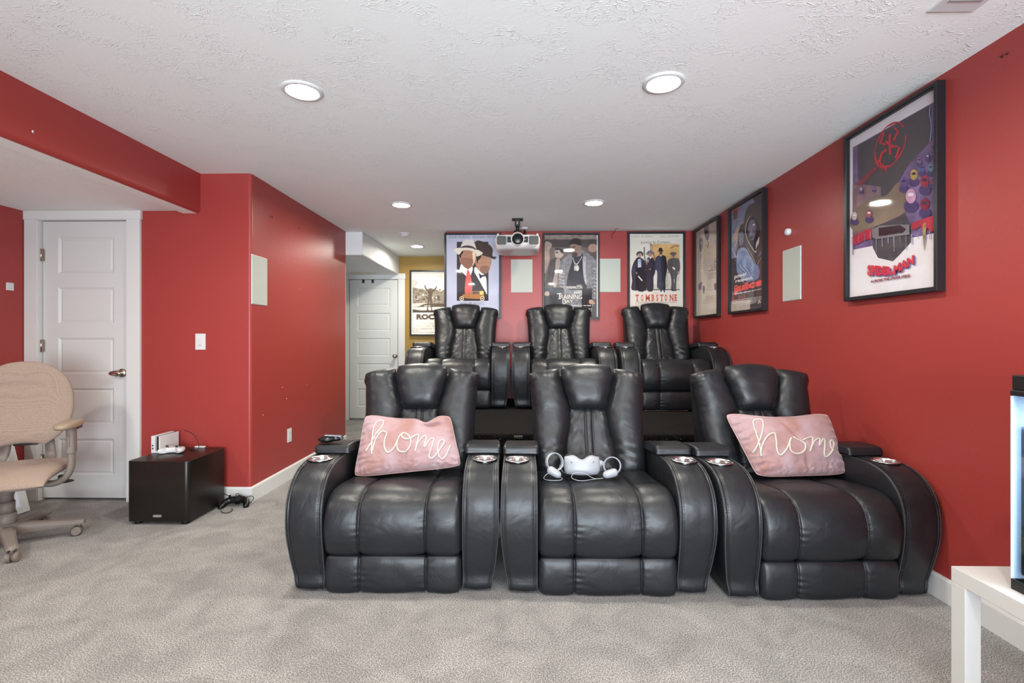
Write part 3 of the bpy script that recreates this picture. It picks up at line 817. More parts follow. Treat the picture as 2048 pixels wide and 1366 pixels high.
def inv_quad(q, p):
    """parameters (s,t) of pixel p in the picture quad q = TL,TR,BR,BL"""
    s = t = .5
    for _ in range(30):
        x = (1-s)*(1-t)*q[0][0]+s*(1-t)*q[1][0]+s*t*q[2][0]+(1-s)*t*q[3][0]-p[0]
        y = (1-s)*(1-t)*q[0][1]+s*(1-t)*q[1][1]+s*t*q[2][1]+(1-s)*t*q[3][1]-p[1]
        xs = (1-t)*(q[1][0]-q[0][0])+t*(q[2][0]-q[3][0]); xt = (1-s)*(q[3][0]-q[0][0])+s*(q[2][0]-q[1][0])
        ys = (1-t)*(q[1][1]-q[0][1])+t*(q[2][1]-q[3][1]); yt = (1-s)*(q[3][1]-q[0][1])+s*(q[2][1]-q[1][1])
        d = xs*yt-xt*ys; s -= (x*yt-y*xt)/d; t -= (xs*y-ys*x)/d
    return s, t
def pillow(name, loc, label, cor, edge, words, quad, fold=None, gather='L'):
    """cor = four corners TL,TR,BR,BL (world) ; words = strokes in art coordinates of quad"""
    root = thing(name, label, 'pillow', loc, 0, 'pink velvet pillows with cream lettering')
    c = [Vector(p)-Vector(loc) for p in cor]
    nn = ((c[1]-c[0]).cross(c[3]-c[0])).normalized()
    if nn.y > 0: nn = -nn
    cen = sum(c, Vector())/4
    def P(a, b):
        k_ = .062*abs(a)**5*abs(b)**5; s, t = (a*(1-k_)+1)/2, (1-b*(1-1.6*k_))/2
        # pinch the sides between the ears
        p = (c[0]*(1-s)*(1-t)+c[1]*s*(1-t)+c[2]*s*t+c[3]*(1-s)*t)
        px = 1-abs(a)**3; py = 1-abs(b)**3
        p = p+(c[3]-c[0]).normalized()*edge[0](s)*px*(b > 0)*b**2-(c[3]-c[0]).normalized()*edge[1](s)*px*(b < 0)*b**2
        p = p+(c[1]-c[0]).normalized()*(-a)*.010*py*abs(a)**2
        return p, nn
    def D(a, b, pt):
        d = .006*fbm((a*1.5, b*1.5, len(label)), 1.5)
        d += .0075*math.exp(-((1+b)/.26)**2)*math.sin(a*42+5*fbm((a, b, 0), 3))*(.6+fbm((a*2, 3, 1), 2))
        g = 1 if gather == 'L' else 1
        d += .0075*math.exp(-((1+a)/.30)**2)*math.sin(b*30-a*9+3*fbm((a, b, 3), 3))
        d += .003*math.exp(-((1-a)/.25)**2)*math.sin(b*24+a*6)
        if fold: d += fold(a, b)
        return d
    mb = MB(); puff(mb, P, 110, 80, .075, .055, 2.3, 2.3, D); body = mb.build('pillow_cover', M_VELVET, root)
    # piping along the seam
    path = []
    for k in range(200):
        u = k/200*4; e = int(u); f = u-e; f2 = -1+2*f
        a, b = [(f2, 1), (1, -f2), (-f2, -1), (-1, f2)][e]
        path.append(P(a*.998, b*.998)[0])
    mb = MB(); mb.tube(path, .0032, 6, closed=True); mb.build('piping', mat('pink_piping', '#b8918b', rough=.8), root)
    def surf(p):
        s, t = inv_quad(quad, p); a, b = 2*s-1, 1-2*t
        pt, n_ = P(a, b); pr = math.sqrt(max(0, 1-abs(a)**2.3))*math.sqrt(max(0, 1-abs(b)**2.3))
        return Vector(pt)+n_*(.075*pr+D(a, b, pt)*min(1, 3*pr)+.0018)
    mb = MB()
    for st in words:
        dense = catmull([V2(p) for p in st], 8)
        mb.tube([surf(p) for p in dense], .0042, 8)
    mb.build('cord_lettering', M_ROPE, body)
    return root
W1 = [[(345, 790), (410, 690), (500, 530), (590, 400), (620, 290), (590, 252), (530, 270), (480, 330), (452, 480), (448, 640), (445, 760), (460, 840)],
      [(460, 800), (480, 690), (530, 560), (600, 480), (665, 475), (690, 520), (665, 600), (660, 700), (690, 780), (730, 805), (790, 770), (840, 700), (880, 610)],
      [(930, 510), (890, 580), (870, 680), (890, 760), (950, 785), (1030, 760), (1080, 680), (1085, 600), (1040, 530), (975, 495), (935, 520), (960, 575), (1030, 590), (1110, 560), (1170, 520), (1205, 525), (1195, 600), (1170, 700), (1165, 760)],
      [(1165, 750), (1200, 640), (1260, 560), (1310, 525), (1330, 560), (1310, 640), (1310, 690), (1350, 620), (1400, 560), (1445, 560), (1435, 650), (1405, 740), (1385, 820), (1420, 840), (1490, 790), (1560, 700), (1620, 600), (1610, 560), (1560, 570), (1525, 640), (1530, 730), (1550, 800), (1600, 825), (1660, 770), (1700, 690), (1725, 620)]]
pillow('throw_pillow', (-.62, 2.72, .47), 'pink velvet pillow with cream script lettering and a crumpled corner, on the front left recliner',
       [(-.905, 2.785, .776), (-.400, 2.785, .773), (-.312, 2.63, .512), (-.915, 2.61, .452)],
       [lambda s: .028*math.sin(s*PI)+.035*math.exp(-((s-.74)/.09)**2), lambda s: .006], W1,
       [(262, 118), (1660, 150), (1925, 880), (110, 1200)],
       fold=lambda a, b: -.030*math.exp(-((b-.60+.30*(a-.55))/.10)**2-((a-.55)/.22)**2)+.02*math.exp(-((b-.9)/.2)**2-((a-.82)/.16)**2)-.018*math.exp(-((a-.02-.05*b)/.02)**2-((b+.62)/.22)**2))
W2 = [[(465, 785), (520, 690), (570, 560), (598, 400), (580, 290), (530, 275), (470, 310), (470, 400), (510, 540), (550, 680), (575, 780), (575, 840)],
      [(575, 800), (590, 690), (640, 590), (700, 530), (755, 530), (775, 620), (785, 740), (815, 820), (860, 830), (915, 770), (950, 690), (980, 600)],
      [(990, 590), (965, 680), (980, 770), (1040, 815), (1120, 815), (1180, 770), (1185, 690), (1140, 640), (1060, 610), (1010, 575)],
      [(1150, 625), (1230, 590), (1285, 580), (1295, 640), (1275, 720), (1262, 790), (1290, 690), (1340, 620), (1400, 600), (1395, 700), (1440, 620), (1480, 600), (1485, 700), (1480, 800), (1510, 860), (1570, 820), (1620, 740), (1650, 650), (1620, 600), (1580, 640), (1590, 720), (1640, 760)]]
pillow('throw_pillow', (1.50, 2.72, .47), 'pink velvet pillow with cream script lettering, on the front right recliner against the right wall',
       [(1.155, 2.785, .790), (1.755, 2.78, .792), (1.772, 2.64, .476), (1.262, 2.61, .468)],
       [lambda s: .030*math.sin(s*PI)-.0*s, lambda s: .004], W2,
       [(90, 165), (1590, 130), (1950, 1085), (560, 1100)],
       fold=lambda a, b: -.014*math.exp(-((a+.02+.25*(b-.5))/.05)**2-((b-.35)/.45)**2)-.014*math.exp(-((a-.10)/.03)**2-((b+.65)/.18)**2))
# ================================================================== FRAMED POSTERS
def solve_h(src):
    """homography taking four art corners TL,TR,BR,BL to the unit square (x right, y down)"""
    dst = [(0, 0), (1, 0), (1, 1), (0, 1)]; A = []
    for (x, y), (u, v) in zip(src, dst):
        A.append([x, y, 1, 0, 0, 0, -u*x, -u*y, u]); A.append([0, 0, 0, x, y, 1, -v*x, -v*y, v])
    n = 8
    for i in range(n):
        p = max(range(i, n), key=lambda r: abs(A[r][i])); A[i], A[p] = A[p], A[i]
        for r in range(n):
            if r != i:
                f = A[r][i]/A[i][i]
                for c in range(i, n+1): A[r][c] -= f*A[i][c]
    h = [A[i][n]/A[i][i] for i in range(n)]+[1]
    return lambda p: ((h[0]*p[0]+h[1]*p[1]+h[2])/(h[6]*p[0]+h[7]*p[1]+1), (h[3]*p[0]+h[4]*p[1]+h[5])/(h[6]*p[0]+h[7]*p[1]+1))

def ink(col, var=.0, sc=60):
    name = 'ink_'+col.lstrip('#')+('_v%d_%d' % (int(var*100), sc) if var else '')
    return mat(name, col, rough=.7, spec=.2, var=(sc, var) if var else None)
def glaze():
    m = bpy.data.materials.new('picture_glass'); m.use_nodes = True; nt = m.node_tree; nt.nodes.clear(); N = nt.nodes; L = nt.links
    o = N.new('ShaderNodeOutputMaterial'); t = N.new('ShaderNodeBsdfTransparent'); g = N.new('ShaderNodeBsdfGlossy'); g.inputs['Roughness'].default_value = .035
    mx = N.new('ShaderNodeMixShader'); L.new(facing_mix(nt, .05, .9, 4.5), mx.inputs[0]); L.new(t.outputs[0], mx.inputs[1]); L.new(g.outputs[0], mx.inputs[2]); L.new(mx.outputs[0], o.inputs[0])
    return m
M_GLAZE = glaze()

_txt = {}
def text_shape(s, bold=0.0, slab=False):
    key = (s, bold)
    if key in _txt: return _txt[key]
    cu = bpy.data.curves.new('t', 'FONT'); cu.body = s; cu.size = 1; cu.offset = bold; cu.resolution_u = 3
    o = bpy.data.objects.new('t', cu); C.objects.link(o); bpy.context.view_layer.update()
    me = o.evaluated_get(bpy.context.evaluated_depsgraph_get()).to_mesh()
    v = [(p.co.x, p.co.y) for p in me.vertices]; f = [tuple(q.vertices) for q in me.polygons]
    o.evaluated_get(bpy.context.evaluated_depsgraph_get()).to_mesh_clear()
    bpy.data.objects.remove(o); bpy.data.curves.remove(cu)
    x0, x1 = min(p[0] for p in v), max(p[0] for p in v); y0, y1 = min(p[1] for p in v), max(p[1] for p in v)
    v = [((x-x0)/(x1-x0), 1-(y-y0)/(y1-y0)) for x, y in v]      # unit box, y down
    _txt[key] = (v, f); return v, f

class Art:
    def __init__(s, corners, pw, ph):
        s.H = solve_h(corners); s.pw, s.ph = pw, ph; s.mb = MB(); s.mats = []; s.layer = 0
    def mi(s, m):
        if m not in s.mats: s.mats.append(m)
        return s.mats.index(m)
    def uv(s, u, v, d): return (-s.pw/2+u*s.pw, -d, s.ph/2-v*s.ph)
    def _poly(s, pts, m):     # pts in unit square
        s.layer += 1; d = .0002+.00006*s.layer
        pts = [(min(1, max(0, x)), min(1, max(0, y))) for x, y in pts]
        tri = tessellate_polygon([[Vector((x, y, 0)) for x, y in pts]])
        s.mb.add([s.uv(x, y, d) for x, y in pts], [tuple(t) for t in tri], s.mi(m))
    def poly(s, pts, m, smooth=0):
        if smooth: pts = [tuple(p) for p in catmull([V2(p) for p in pts], smooth, closed=True)]
        s._poly([s.H(p) for p in pts], m)
    def rect(s, a, b, m): s.poly([a, (b[0], a[1]), b, (a[0], b[1])], m)
    def urect(s, x0, y0, x1, y1, m): s._poly([(x0, y0), (x1, y0), (x1, y1), (x0, y1)], m)
    def ell(s, c, rx, ry, m, n=28, rot=0): s.poly([(c[0]+rx*math.cos(2*PI*k/n)*math.cos(rot)-ry*math.sin(2*PI*k/n)*math.sin(rot), c[1]+rx*math.cos(2*PI*k/n)*math.sin(rot)+ry*math.sin(2*PI*k/n)*math.cos(rot)) for k in range(n)], m)
    def stroke(s, pts, w_, m, smooth=5):
        pts = catmull([V2(p) for p in pts], smooth) if smooth else [V2(p) for p in pts]
        L_, R_ = [], []
        for i, p in enumerate(pts):
            t = (pts[min(i+1, len(pts)-1)]-pts[max(i-1, 0)]).normalized(); nrm_ = Vector((-t.y, t.x))
            f = w_(i/(len(pts)-1)) if callable(w_) else w_
            L_.append(tuple(p+nrm_*f/2)); R_.append(tuple(p-nrm_*f/2))
        s.poly(L_+R_[::-1], m)
    def text(s, t, q, m, bold=0.0):
        """q = four art corners TL,TR,BR,BL of the line"""
        v, f = text_shape(t, bold); s.layer += 1; d = .0002+.00006*s.layer
        vs = []
        for x, y in v:
            p = ((1-x)*(1-y)*q[0][0]+x*(1-y)*q[1][0]+x*y*q[2][0]+(1-x)*y*q[3][0], (1-x)*(1-y)*q[0][1]+x*(1-y)*q[1][1]+x*y*q[2][1]+(1-x)*y*q[3][1])
            u, w_ = s.H(p); vs.append(s.uv(min(1, max(0, u)), min(1, max(0, w_)), d))
        s.mb.add(vs, f, s.mi(m))
    def box_text(s, t, x0, y0, x1, y1, m, bold=0.0): s.text(t, [(x0, y0), (x1, y0), (x1, y1), (x0, y1)], m, bold)
    def squiggle(s, x0, x1, y, h, m, seed=1, slope=0, fill=.75):
        """unreadably small print: broken marks of letter height"""
        rnd = random.Random(seed); x = x0
        while x < x1:
            w_ = h*rnd.uniform(.35, .8)
            if rnd.random() < fill:
                yy = y+slope*(x-x0); hh = h*rnd.uniform(.6, 1)
                s.poly([(x, yy+h-hh), (x+w_*.7, yy+h-hh+slope*w_), (x+w_*.7, yy+h), (x, yy+h)], m)
            x += w_

def poster(name, label, loc, rz, art, fw=.022, depth=.04):
    """picture facing local -y ; art.pw x art.ph is the visible sheet"""
    root = thing(name, label, 'poster', loc, rz, None)
    W_, H_ = art.pw/2+fw, art.ph/2+fw; w_, h_ = art.pw/2, art.ph/2
    mb = MB(); f0 = -depth; f1 = -depth+.010
    sec = [(0, 0), (0, f0+.002), (.002, f0), (fw-.004, f0), (fw, f0+.004), (fw, -.012), (fw-.004, 0)]   # (inset, y)
    rings = []
    for ins, y in sec: rings.append([(-W_+ins, y, -H_+ins), (W_-ins, y, -H_+ins), (W_-ins, y, H_-ins), (-W_+ins, y, H_-ins)])
    vs = [p for r in rings for p in r]; n = len(rings)
    mb.add(vs, [(i*4+k, i*4+(k+1) % 4, ((i+1) % n)*4+(k+1) % 4, ((i+1) % n)*4+k) for i in range(n) for k in range(4)])
    mb.build('frame', M_FRAME, root)
    pb = art.mb.build('print', art.mats, root, fix=False); pb.location = (0, -.016, 0)
    mb = MB(); mb.bb((-w_, -.015, -h_), (w_, -.004, h_)); mb.build('backing_board', ink('#777777'), root)
    mb = MB(); mb.add([(-w_, -.024, -h_), (w_, -.024, -h_), (w_, -.024, h_), (-w_, -.024, h_)], [(0, 1, 2, 3)]); mb.build('glazing', M_GLAZE, root, fix=False)
    return root
PW, PH_ = .602, .930

# ---- 1. two men in hats (lavender sheet)
a = Art([(65, 80), (888, 80), (888, 1318), (65, 1318)], PW, PH_)
a.urect(0, 0, 1, 1, ink('#b9bbcd', .05, 4))
dk = ink('#3a3236', .08, 10)
a.rect((228, 182), (722, 1078), dk)
a.box_text('EDDIE MURPHY   RICHARD PRYOR', 105, 92, 850, 128, ink('#5e5d66'))
# man in the bowler hat (right, behind)
a.poly([(520, 180), (640, 180), (745, 235), (790, 300), (785, 395), (840, 412), (842, 432), (800, 446), (690, 400), (590, 380), (540, 400)], ink('#40332f'), 4)
a.poly([(545, 400), (600, 385), (700, 408), (762, 440), (768, 500), (742, 590), (705, 655), (665, 668), (600, 630), (545, 580), (512, 500), (520, 455)], ink('#b3866c', .10, 30), 4)
a.poly([(540, 400), (605, 385), (600, 430), (560, 470), (552, 520), (535, 470)], ink('#2c2220'), 4)
a.poly([(600, 560), (700, 545), (740, 590), (705, 655), (665, 668), (600, 630)], ink('#946a55', .1, 20), 4)
a.poly([(520, 560), (560, 600), (610, 650), (660, 680), (690, 740), (700, 985), (680, 960), (560, 740), (500, 640), (500, 580)], ink('#e4e4e2'), 0)
a.poly([(568, 655), (615, 690), (660, 680), (670, 705), (625, 715), (590, 745)], ink('#26252b'), 0)
a.poly([(560, 740), (720, 1078), (722, 1078), (722, 760), (690, 700), (700, 985)], dk, 0)
# man in the white hat (left, front)
a.poly([(275, 320), (400, 300), (520, 330), (528, 420), (500, 520), (470, 560), (420, 590), (370, 580), (300, 520), (268, 440)], ink('#a97c62', .10, 30), 4)
a.poly([(470, 350), (512, 340), (520, 420), (495, 510), (470, 545), (480, 450)], ink('#e7ceb2'), 4)
a.poly([(270, 330), (310, 310), (330, 340), (300, 380), (290, 430), (268, 400)], ink('#2c2220'), 4)
a.poly([(300, 430), (470, 440), (475, 530), (420, 585), (365, 575), (305, 520)], ink('#8f6550', .10, 20), 4)
a.poly([(182, 295), (300, 268), (420, 275), (540, 300), (632, 350), (600, 385), (540, 405), (525, 360), (480, 330), (400, 310), (320, 315), (265, 375), (215, 350)], ink('#ded3c2', .05, 20), 4)
a.poly([(295, 270), (320, 190), (372, 145), (420, 150), (470, 142), (500, 190), (528, 300), (420, 262)], ink('#dbd2cc'), 4)
a.poly([(298, 262), (330, 245), (400, 236), (480, 255), (520, 285), (528, 308), (480, 285), (400, 268), (298, 276)], ink('#4a423c'), 3)
a.poly([(295, 515), (350, 570), (405, 600), (470, 555), (480, 600), (440, 705), (400, 620), (375, 705), (270, 600)], ink('#e6e6e4'), 0)
a.poly([(400, 605), (425, 640), (465, 800), (465, 960), (430, 975), (357, 965), (360, 800), (385, 640)], ink('#d8605c', .05, 20), 3)
# motor car
a.poly([(425, 990), (455, 935), (585, 930), (645, 930), (650, 985), (660, 1030), (590, 1050), (370, 1040), (310, 1000), (350, 975), (430, 975)], ink('#b07a4c', .1, 40), 2)
a.poly([(480, 940), (575, 938), (575, 972), (470, 975)], ink('#5b5048')); a.poly([(585, 930), (645, 930), (645, 985), (592, 985)], ink('#d9ca74'))
for cx_ in (303, 626):
    a.ell((cx_, 1045), 34, 36, ink('#e6dfc4')); a.ell((cx_, 1045), 25, 27, ink('#6b4c33')); a.ell((cx_, 1045), 10, 11, ink('#e6dfc4'))
a.box_text('HARLEM NIGHTS', 282, 1092, 655, 1150, ink('#7d7f8a'))
poster('framed_poster', 'lavender framed film poster of two men in hats, left on the back wall', (-.544, YB, 1.930), 0, a)

# ---- 2. two men in leather jackets (grey-brown photograph)
a = Art([(57, 68), (862, 68), (862, 1283), (57, 1283)], PW, PH_)
a.urect(0, 0, 1, 1, ink('#6b5f5a', .30, 5))
a.rect((57, 68), (862, 130), ink('#8a7a72', .35, 16)); a.rect((57, 135), (862, 250), ink('#4a4140', .2, 8))
a.poly([(57, 190), (160, 190), (165, 240), (130, 300), (140, 420), (100, 560), (57, 620)], ink('#a78f86', .3, 12), 3)
a.ell((790, 260), 70, 60, ink('#a8887c', .15, 14)); a.rect((700, 330), (850, 420), ink('#55494a', .2, 10))
a.rect((57, 880), (862, 1283), ink('#55565a', .12, 6)); a.rect((57, 850), (640, 890), ink('#3d3a3c'))
# rear man
a.poly([(225, 270), (285, 265), (330, 305), (345, 360), (300, 410), (232, 405), (215, 340)], ink('#b9a49b', .08, 30), 3)
a.poly([(215, 275), (250, 260), (300, 268), (335, 305), (338, 350), (318, 330), (300, 320), (280, 290), (220, 295)], ink('#3a3233'), 3)
a.poly([(228, 318), (262, 314), (264, 332), (236, 340)], ink('#2b2627'))
a.poly([(160, 440), (235, 405), (300, 415), (330, 470), (300, 560), (260, 700), (240, 850), (100, 860), (57, 850), (80, 760), (120, 560)], ink('#4b4547', .35, 26), 3)
a.poly([(235, 430), (290, 420), (300, 520), (260, 640), (250, 800), (215, 850), (180, 790), (215, 620)], ink('#a08f86', .12, 20), 3)
a.poly([(57, 920), (110, 905), (132, 935), (118, 970), (57, 960)], ink('#b79d90'), 3)
a.rect((130, 870), (330, 1283), ink('#46484d', .2, 14))
# front man
a.poly([(300, 470), (400, 370), (480, 345), (620, 290), (700, 330), (830, 440), (848, 600), (862, 860), (850, 1010), (780, 1000), (780, 860), (700, 880), (690, 1283), (330, 1283), (360, 900), (270, 800), (262, 700), (300, 560)], ink('#7c7a7e', .38, 22), 3)
a.poly([(480, 360), (520, 395), (600, 380), (640, 340), (650, 500), (700, 860), (560, 880), (400, 860), (420, 640), (470, 480)], ink('#33313a', .15, 12), 3)
a.poly([(620, 870), (780, 860), (770, 1283), (620, 1283)], ink('#2e2c31', .15, 10))
a.poly([(640, 400), (690, 400), (680, 520), (700, 800), (660, 740), (640, 560)], ink('#a7a6a8', .2, 24), 3)
for q in range(5): a.stroke([(270+6*q, 620+52*q), (320+8*q, 640+50*q), (370, 640+46*q)], 9, ink('#b9b2ae'), 4)
for q in range(8): a.stroke([(790+q*2, 560+52*q), (820, 580+50*q), (848, 560+52*q)], 10, ink('#b3a9a4'), 4)
for q in range(6): a.stroke([(780, 640+60*q), (815, 610+58*q), (845, 650+58*q)], 7, ink('#3b383c'), 4)
a.poly([(448, 210), (520, 190), (600, 215), (618, 250), (610, 290), (600, 350), (560, 378), (500, 365), (470, 340), (478, 300), (455, 260)], ink('#8d7267', .15, 24), 3)
a.poly([(440, 212), (455, 150), (520, 115), (590, 130), (620, 175), (622, 215), (580, 222), (510, 200)], ink('#2f2729', .1, 20), 3)
a.poly([(470, 330), (520, 318), (560, 350), (540, 395), (490, 380)], ink('#4d3d3a'), 3); a.poly([(470, 245), (520, 235), (525, 250), (478, 258)], ink('#453734'))
a.stroke([(485, 400), (500, 450), (540, 500), (590, 450), (630, 380)], 7, ink('#d6d2cf'), 5); a.stroke([(495, 430), (520, 510), (555, 505), (600, 430)], 5, ink('#c9c5c3'), 5)
a.ell((555, 560), 24, 44, ink('#cdc8c4', .3, 60)); a.ell((520, 560), 12, 42, ink('#c2bdba', .3, 60))
a.poly([(735, 1035), (780, 1030), (822, 1080), (810, 1098), (760, 1092), (732, 1078)], ink('#b08c76', .15, 30), 3)
cr_ = ink('#e2dccf')
a.box_text('DENZEL', 552, 806, 622, 824, cr_); a.box_text('WASHINGTON', 392, 826, 630, 866, cr_, .01)
a.box_text('ETHAN', 560, 884, 625, 896, cr_); a.box_text('HAWKE', 508, 902, 628, 944, cr_, .01)
a.box_text('T', 248, 932, 318, 1018, cr_); a.box_text('RAINING', 300, 952, 628, 1018, cr_)
a.rect((262, 1013), (302, 1018), cr_); a.rect((248, 932), (253, 948), cr_); a.rect((313, 932), (318, 948), cr_)
a.box_text('D', 330, 1022, 385, 1092, cr_); a.box_text('AY', 385, 1030, 492, 1076, cr_)
a.squiggle(110, 790, 1106, 15, cr_, 3); a.squiggle(370, 520, 1138, 12, cr_, 4); a.squiggle(480, 770, 1158, 14, cr_, 5); a.squiggle(670, 770, 1184, 13, cr_, 6)
a.rect((850, 74), (862, 1283), ink('#e9e5e2'))
poster('framed_poster', 'grey photographic framed film poster with two men in leather jackets, centre of the back wall', (.574, YB, 1.926), 0, a)

# ---- 3. four men in black coats (western)
a = Art([(60, 60), (880, 68), (880, 1285), (60, 1285)], PW, PH_)
a.urect(0, 0, 1, 1, ink('#d6cfc4', .02, 5))
a.box_text('KURT RUSSELL', 92, 88, 432, 110, ink('#8f8276')); a.box_text('VAL KILMER', 530, 92, 815, 114, ink('#8f8276'))
a.box_text('J', 232, 168, 246, 212, ink('#232124')); a.box_text('USTICE', 252, 178, 400, 206, ink('#232124')); a.box_text('I', 425, 168, 432, 206, ink('#232124')); a.box_text('S', 440, 178, 462, 206, ink('#232124')); a.box_text('C', 484, 168, 522, 208, ink('#232124')); a.box_text('OMING...', 528, 178, 710, 208, ink('#232124'))
a.poly([(385, 212), (828, 218), (825, 900), (400, 898), (420, 700), (392, 560), (410, 300)], ink('#c9a26a', .22, 8), 0)
a.poly([(430, 600), (830, 560), (825, 900), (410, 898)], ink('#c4bdb2', .2, 8))
a.stroke([(385, 215), (410, 260), (390, 320), (380, 210)], 10, ink('#6c4936', .2, 30), 4); a.stroke([(690, 280), (720, 265), (760, 245), (820, 250)], 12, ink('#7a4f38', .3, 30), 4); a.stroke([(430, 330), (440, 390), (450, 440)], 14, ink('#8b4b38', .3, 30), 4)
a.poly([(610, 620), (640, 600), (700, 880), (612, 882)], ink('#bdb6ae', .3, 20)); a.rect((290, 888), (830, 902), ink('#4f4845', .3, 40))
ck = ink('#322c3a', .10, 10); ck2 = ink('#252229', .10, 10)
def coat(pts, m): a.poly(pts, m, 3)
# far right figure, greyer
coat([(650, 460), (710, 425), (760, 425), (820, 445), (838, 560), (820, 650), (790, 690), (780, 800), (770, 905), (700, 905), (705, 790), (690, 680), (660, 620), (642, 560)], ink('#514e51', .12, 14))
a.ell((735, 385), 26, 34, ink('#8f6b58', .15, 40)); a.poly([(678, 362), (705, 340), (760, 340), (785, 365), (735, 390)], ink('#5a5356'), 3); a.rect((745, 735), (752, 790), ink('#d8d4ce')); a.ell((812, 645), 16, 22, ink('#9c7a66')); a.ell((655, 640), 12, 16, ink('#9c7a66')); a.poly([(710, 562), (740, 560), (765, 585), (750, 603)], ink('#e0ddd6'))
a.poly([(700, 900), (728, 880), (732, 912)], ck2); a.poly([(752, 890), (775, 890), (782, 916), (760, 914)], ck2)
# second figure with rifle
coat([(330, 430), (370, 410), (430, 430), (470, 520), (470, 620), (430, 700), (425, 900), (330, 900), (300, 700), (320, 560)], ck)
a.ell((378, 372), 28, 36, ink('#a27a66', .15, 40)); a.poly([(320, 352), (350, 318), (400, 312), (435, 352), (425, 375), (380, 345), (335, 378)], ink('#66636a'), 3); a.poly([(360, 405), (400, 402), (385, 440)], ink('#dcd8d2'))
a.stroke([(287, 258), (293, 400), (312, 500), (335, 600)], 13, ink('#2a282b'), 3); a.ell((320, 505), 15, 20, ink('#a27a66')); a.ell((375, 590), 13, 13, ink('#a27a66')); a.ell((345, 460), 10, 26, ink('#b7b2ac', .3, 50))
a.poly([(460, 600), (480, 600), (478, 780), (430, 860), (440, 700)], ink('#cfc9c0', .2, 20))
# far left figure in a long cape
coat([(160, 430), (205, 405), (250, 425), (300, 470), (330, 560), (300, 640), (320, 890), (260, 898), (95, 895), (100, 760), (88, 630), (110, 520)], ck)
coat([(180, 560), (300, 545), (310, 890), (165, 880)], ck2)
a.poly([(190, 440), (232, 432), (243, 555), (188, 562)], ink('#b9c0d2', .08, 30)); a.poly([(205, 455), (228, 450), (226, 490), (208, 495)], ink('#8196c8'))
a.ell((218, 378), 24, 34, ink('#b18871', .15, 40)); a.poly([(165, 358), (195, 325), (245, 325), (275, 358), (255, 398), (240, 350), (195, 355), (180, 395)], ink('#2e2a2d'), 3)
a.poly([(185, 692), (200, 684), (262, 752), (252, 768)], ink('#d4cfca')); a.ell((170, 645), 12, 16, ink('#9c7a66'))
# tall central figure
coat([(470, 410), (530, 378), (590, 385), (622, 420), (640, 560), (628, 650), (612, 750), (612, 895), (540, 880), (485, 855), (490, 650), (455, 560), (455, 450)], ck2)
coat([(468, 415), (530, 400), (548, 560), (545, 860), (487, 852), (488, 640), (458, 560)], ink('#3f3c50', .1, 14))
a.ell((543, 338), 25, 38, ink('#a2684f', .15, 40)); a.poly([(483, 318), (512, 312), (512, 275), (560, 270), (568, 312), (598, 318), (570, 328), (515, 328)], ink('#1e1c1f'), 0); a.poly([(526, 338), (558, 338), (560, 362), (524, 362)], ink('#30211d'), 3); a.poly([(525, 385), (562, 380), (545, 405)], ink('#cfc9c4'))
a.poly([(530, 870), (556, 870), (562, 922), (536, 925)], ck2); a.poly([(566, 880), (598, 880), (606, 932), (592, 935)], ck2); a.poly([(190, 870), (215, 860), (200, 918)], ck2); a.poly([(390, 880), (412, 880), (408, 918)], ck2)
rd = ink('#c2543f')
for ch, x0, x1 in [('T', 152, 204), ('O', 237, 274), ('M', 308, 372), ('B', 401, 440), ('S', 470, 502), ('T', 528, 582), ('O', 600, 637), ('N', 677, 735), ('E', 752, 790)]:
    a.box_text(ch, x0, 965, x1, 1062, rd, .03)
    if ch in 'TMNBE':   # slab serifs
        if ch == 'T': a.rect(((x0+x1)/2-15, 1054), ((x0+x1)/2+15, 1063), rd); a.rect((x0, 965), (x0+8, 990), rd); a.rect((x1-8, 965), (x1, 990), rd)
        elif ch in 'MN': 
            for xx in (x0, x1): a.rect((xx-8, 1054), (xx+9, 1063), rd)
            a.rect((x0-7, 964), (x0+12, 972), rd); a.rect((x1-12, 964), (x1+7, 972), rd)
        else: a.rect((x0-7, 964), (x0+8, 972), rd); a.rect((x0-7, 1055), (x0+8, 1063), rd)
a.box_text('EVERY TOWN HAS A STORY. TOMBSTONE HAS A LEGEND.', 158, 1074, 790, 1092, ink('#8d7f74'))
a.squiggle(418, 512, 932, 14, ink('#c9a09a'), 7); a.squiggle(282, 640, 1140, 18, ink('#b9a99c'), 8); a.squiggle(130, 800, 1170, 12, ink('#c4b9ae'), 9)
a.squiggle(130, 800, 1195, 12, ink('#c4b9ae'), 10)
poster('framed_poster', 'cream framed western poster of four men in dark coats, right end of the back wall', (1.537, YB, 1.935), 0, a)

# ---- 4. man with raised arms (sepia) on the mustard wall
a = Art([(70, 80), (920, 80), (920, 1305), (70, 1305)], PW, PH_)
a.urect(0, 0, 1, 1, ink('#e6e2d8'))
ln_ = ink('#6f6456')
for q in [((92, 103), (898, 109)), ((92, 103), (98, 1272)), ((892, 103), (898, 1272)), ((92, 1266), (898, 1272))]: a.rect(q[0], q[1], ln_)
a.squiggle(135, 840, 148, 26, ink('#cfc3b3'), 20)
a.rect((98, 385), (892, 870), ink('#8b8172', .45, 22))
a.poly([(98, 385), (160, 395), (220, 410), (300, 415), (380, 440), (480, 420), (600, 430), (680, 470), (760, 430), (892, 420), (892, 380), (98, 370)], ink('#e2ddd2'), 3)
a.poly([(98, 240), (185, 262), (185, 385), (98, 385)], ink('#c9c1b3', .2, 20)); a.rect((168, 270), (185, 300), ink('#8f8575'))
for q in range(26):
    rnd = random.Random(q); a.ell((rnd.uniform(110, 690), rnd.uniform(430, 640)), rnd.uniform(12, 34), rnd.uniform(12, 40), ink(rnd.choice(['#6d6356', '#a59b8b', '#5a5147', '#d5cfc2']), .4, 30), 10)
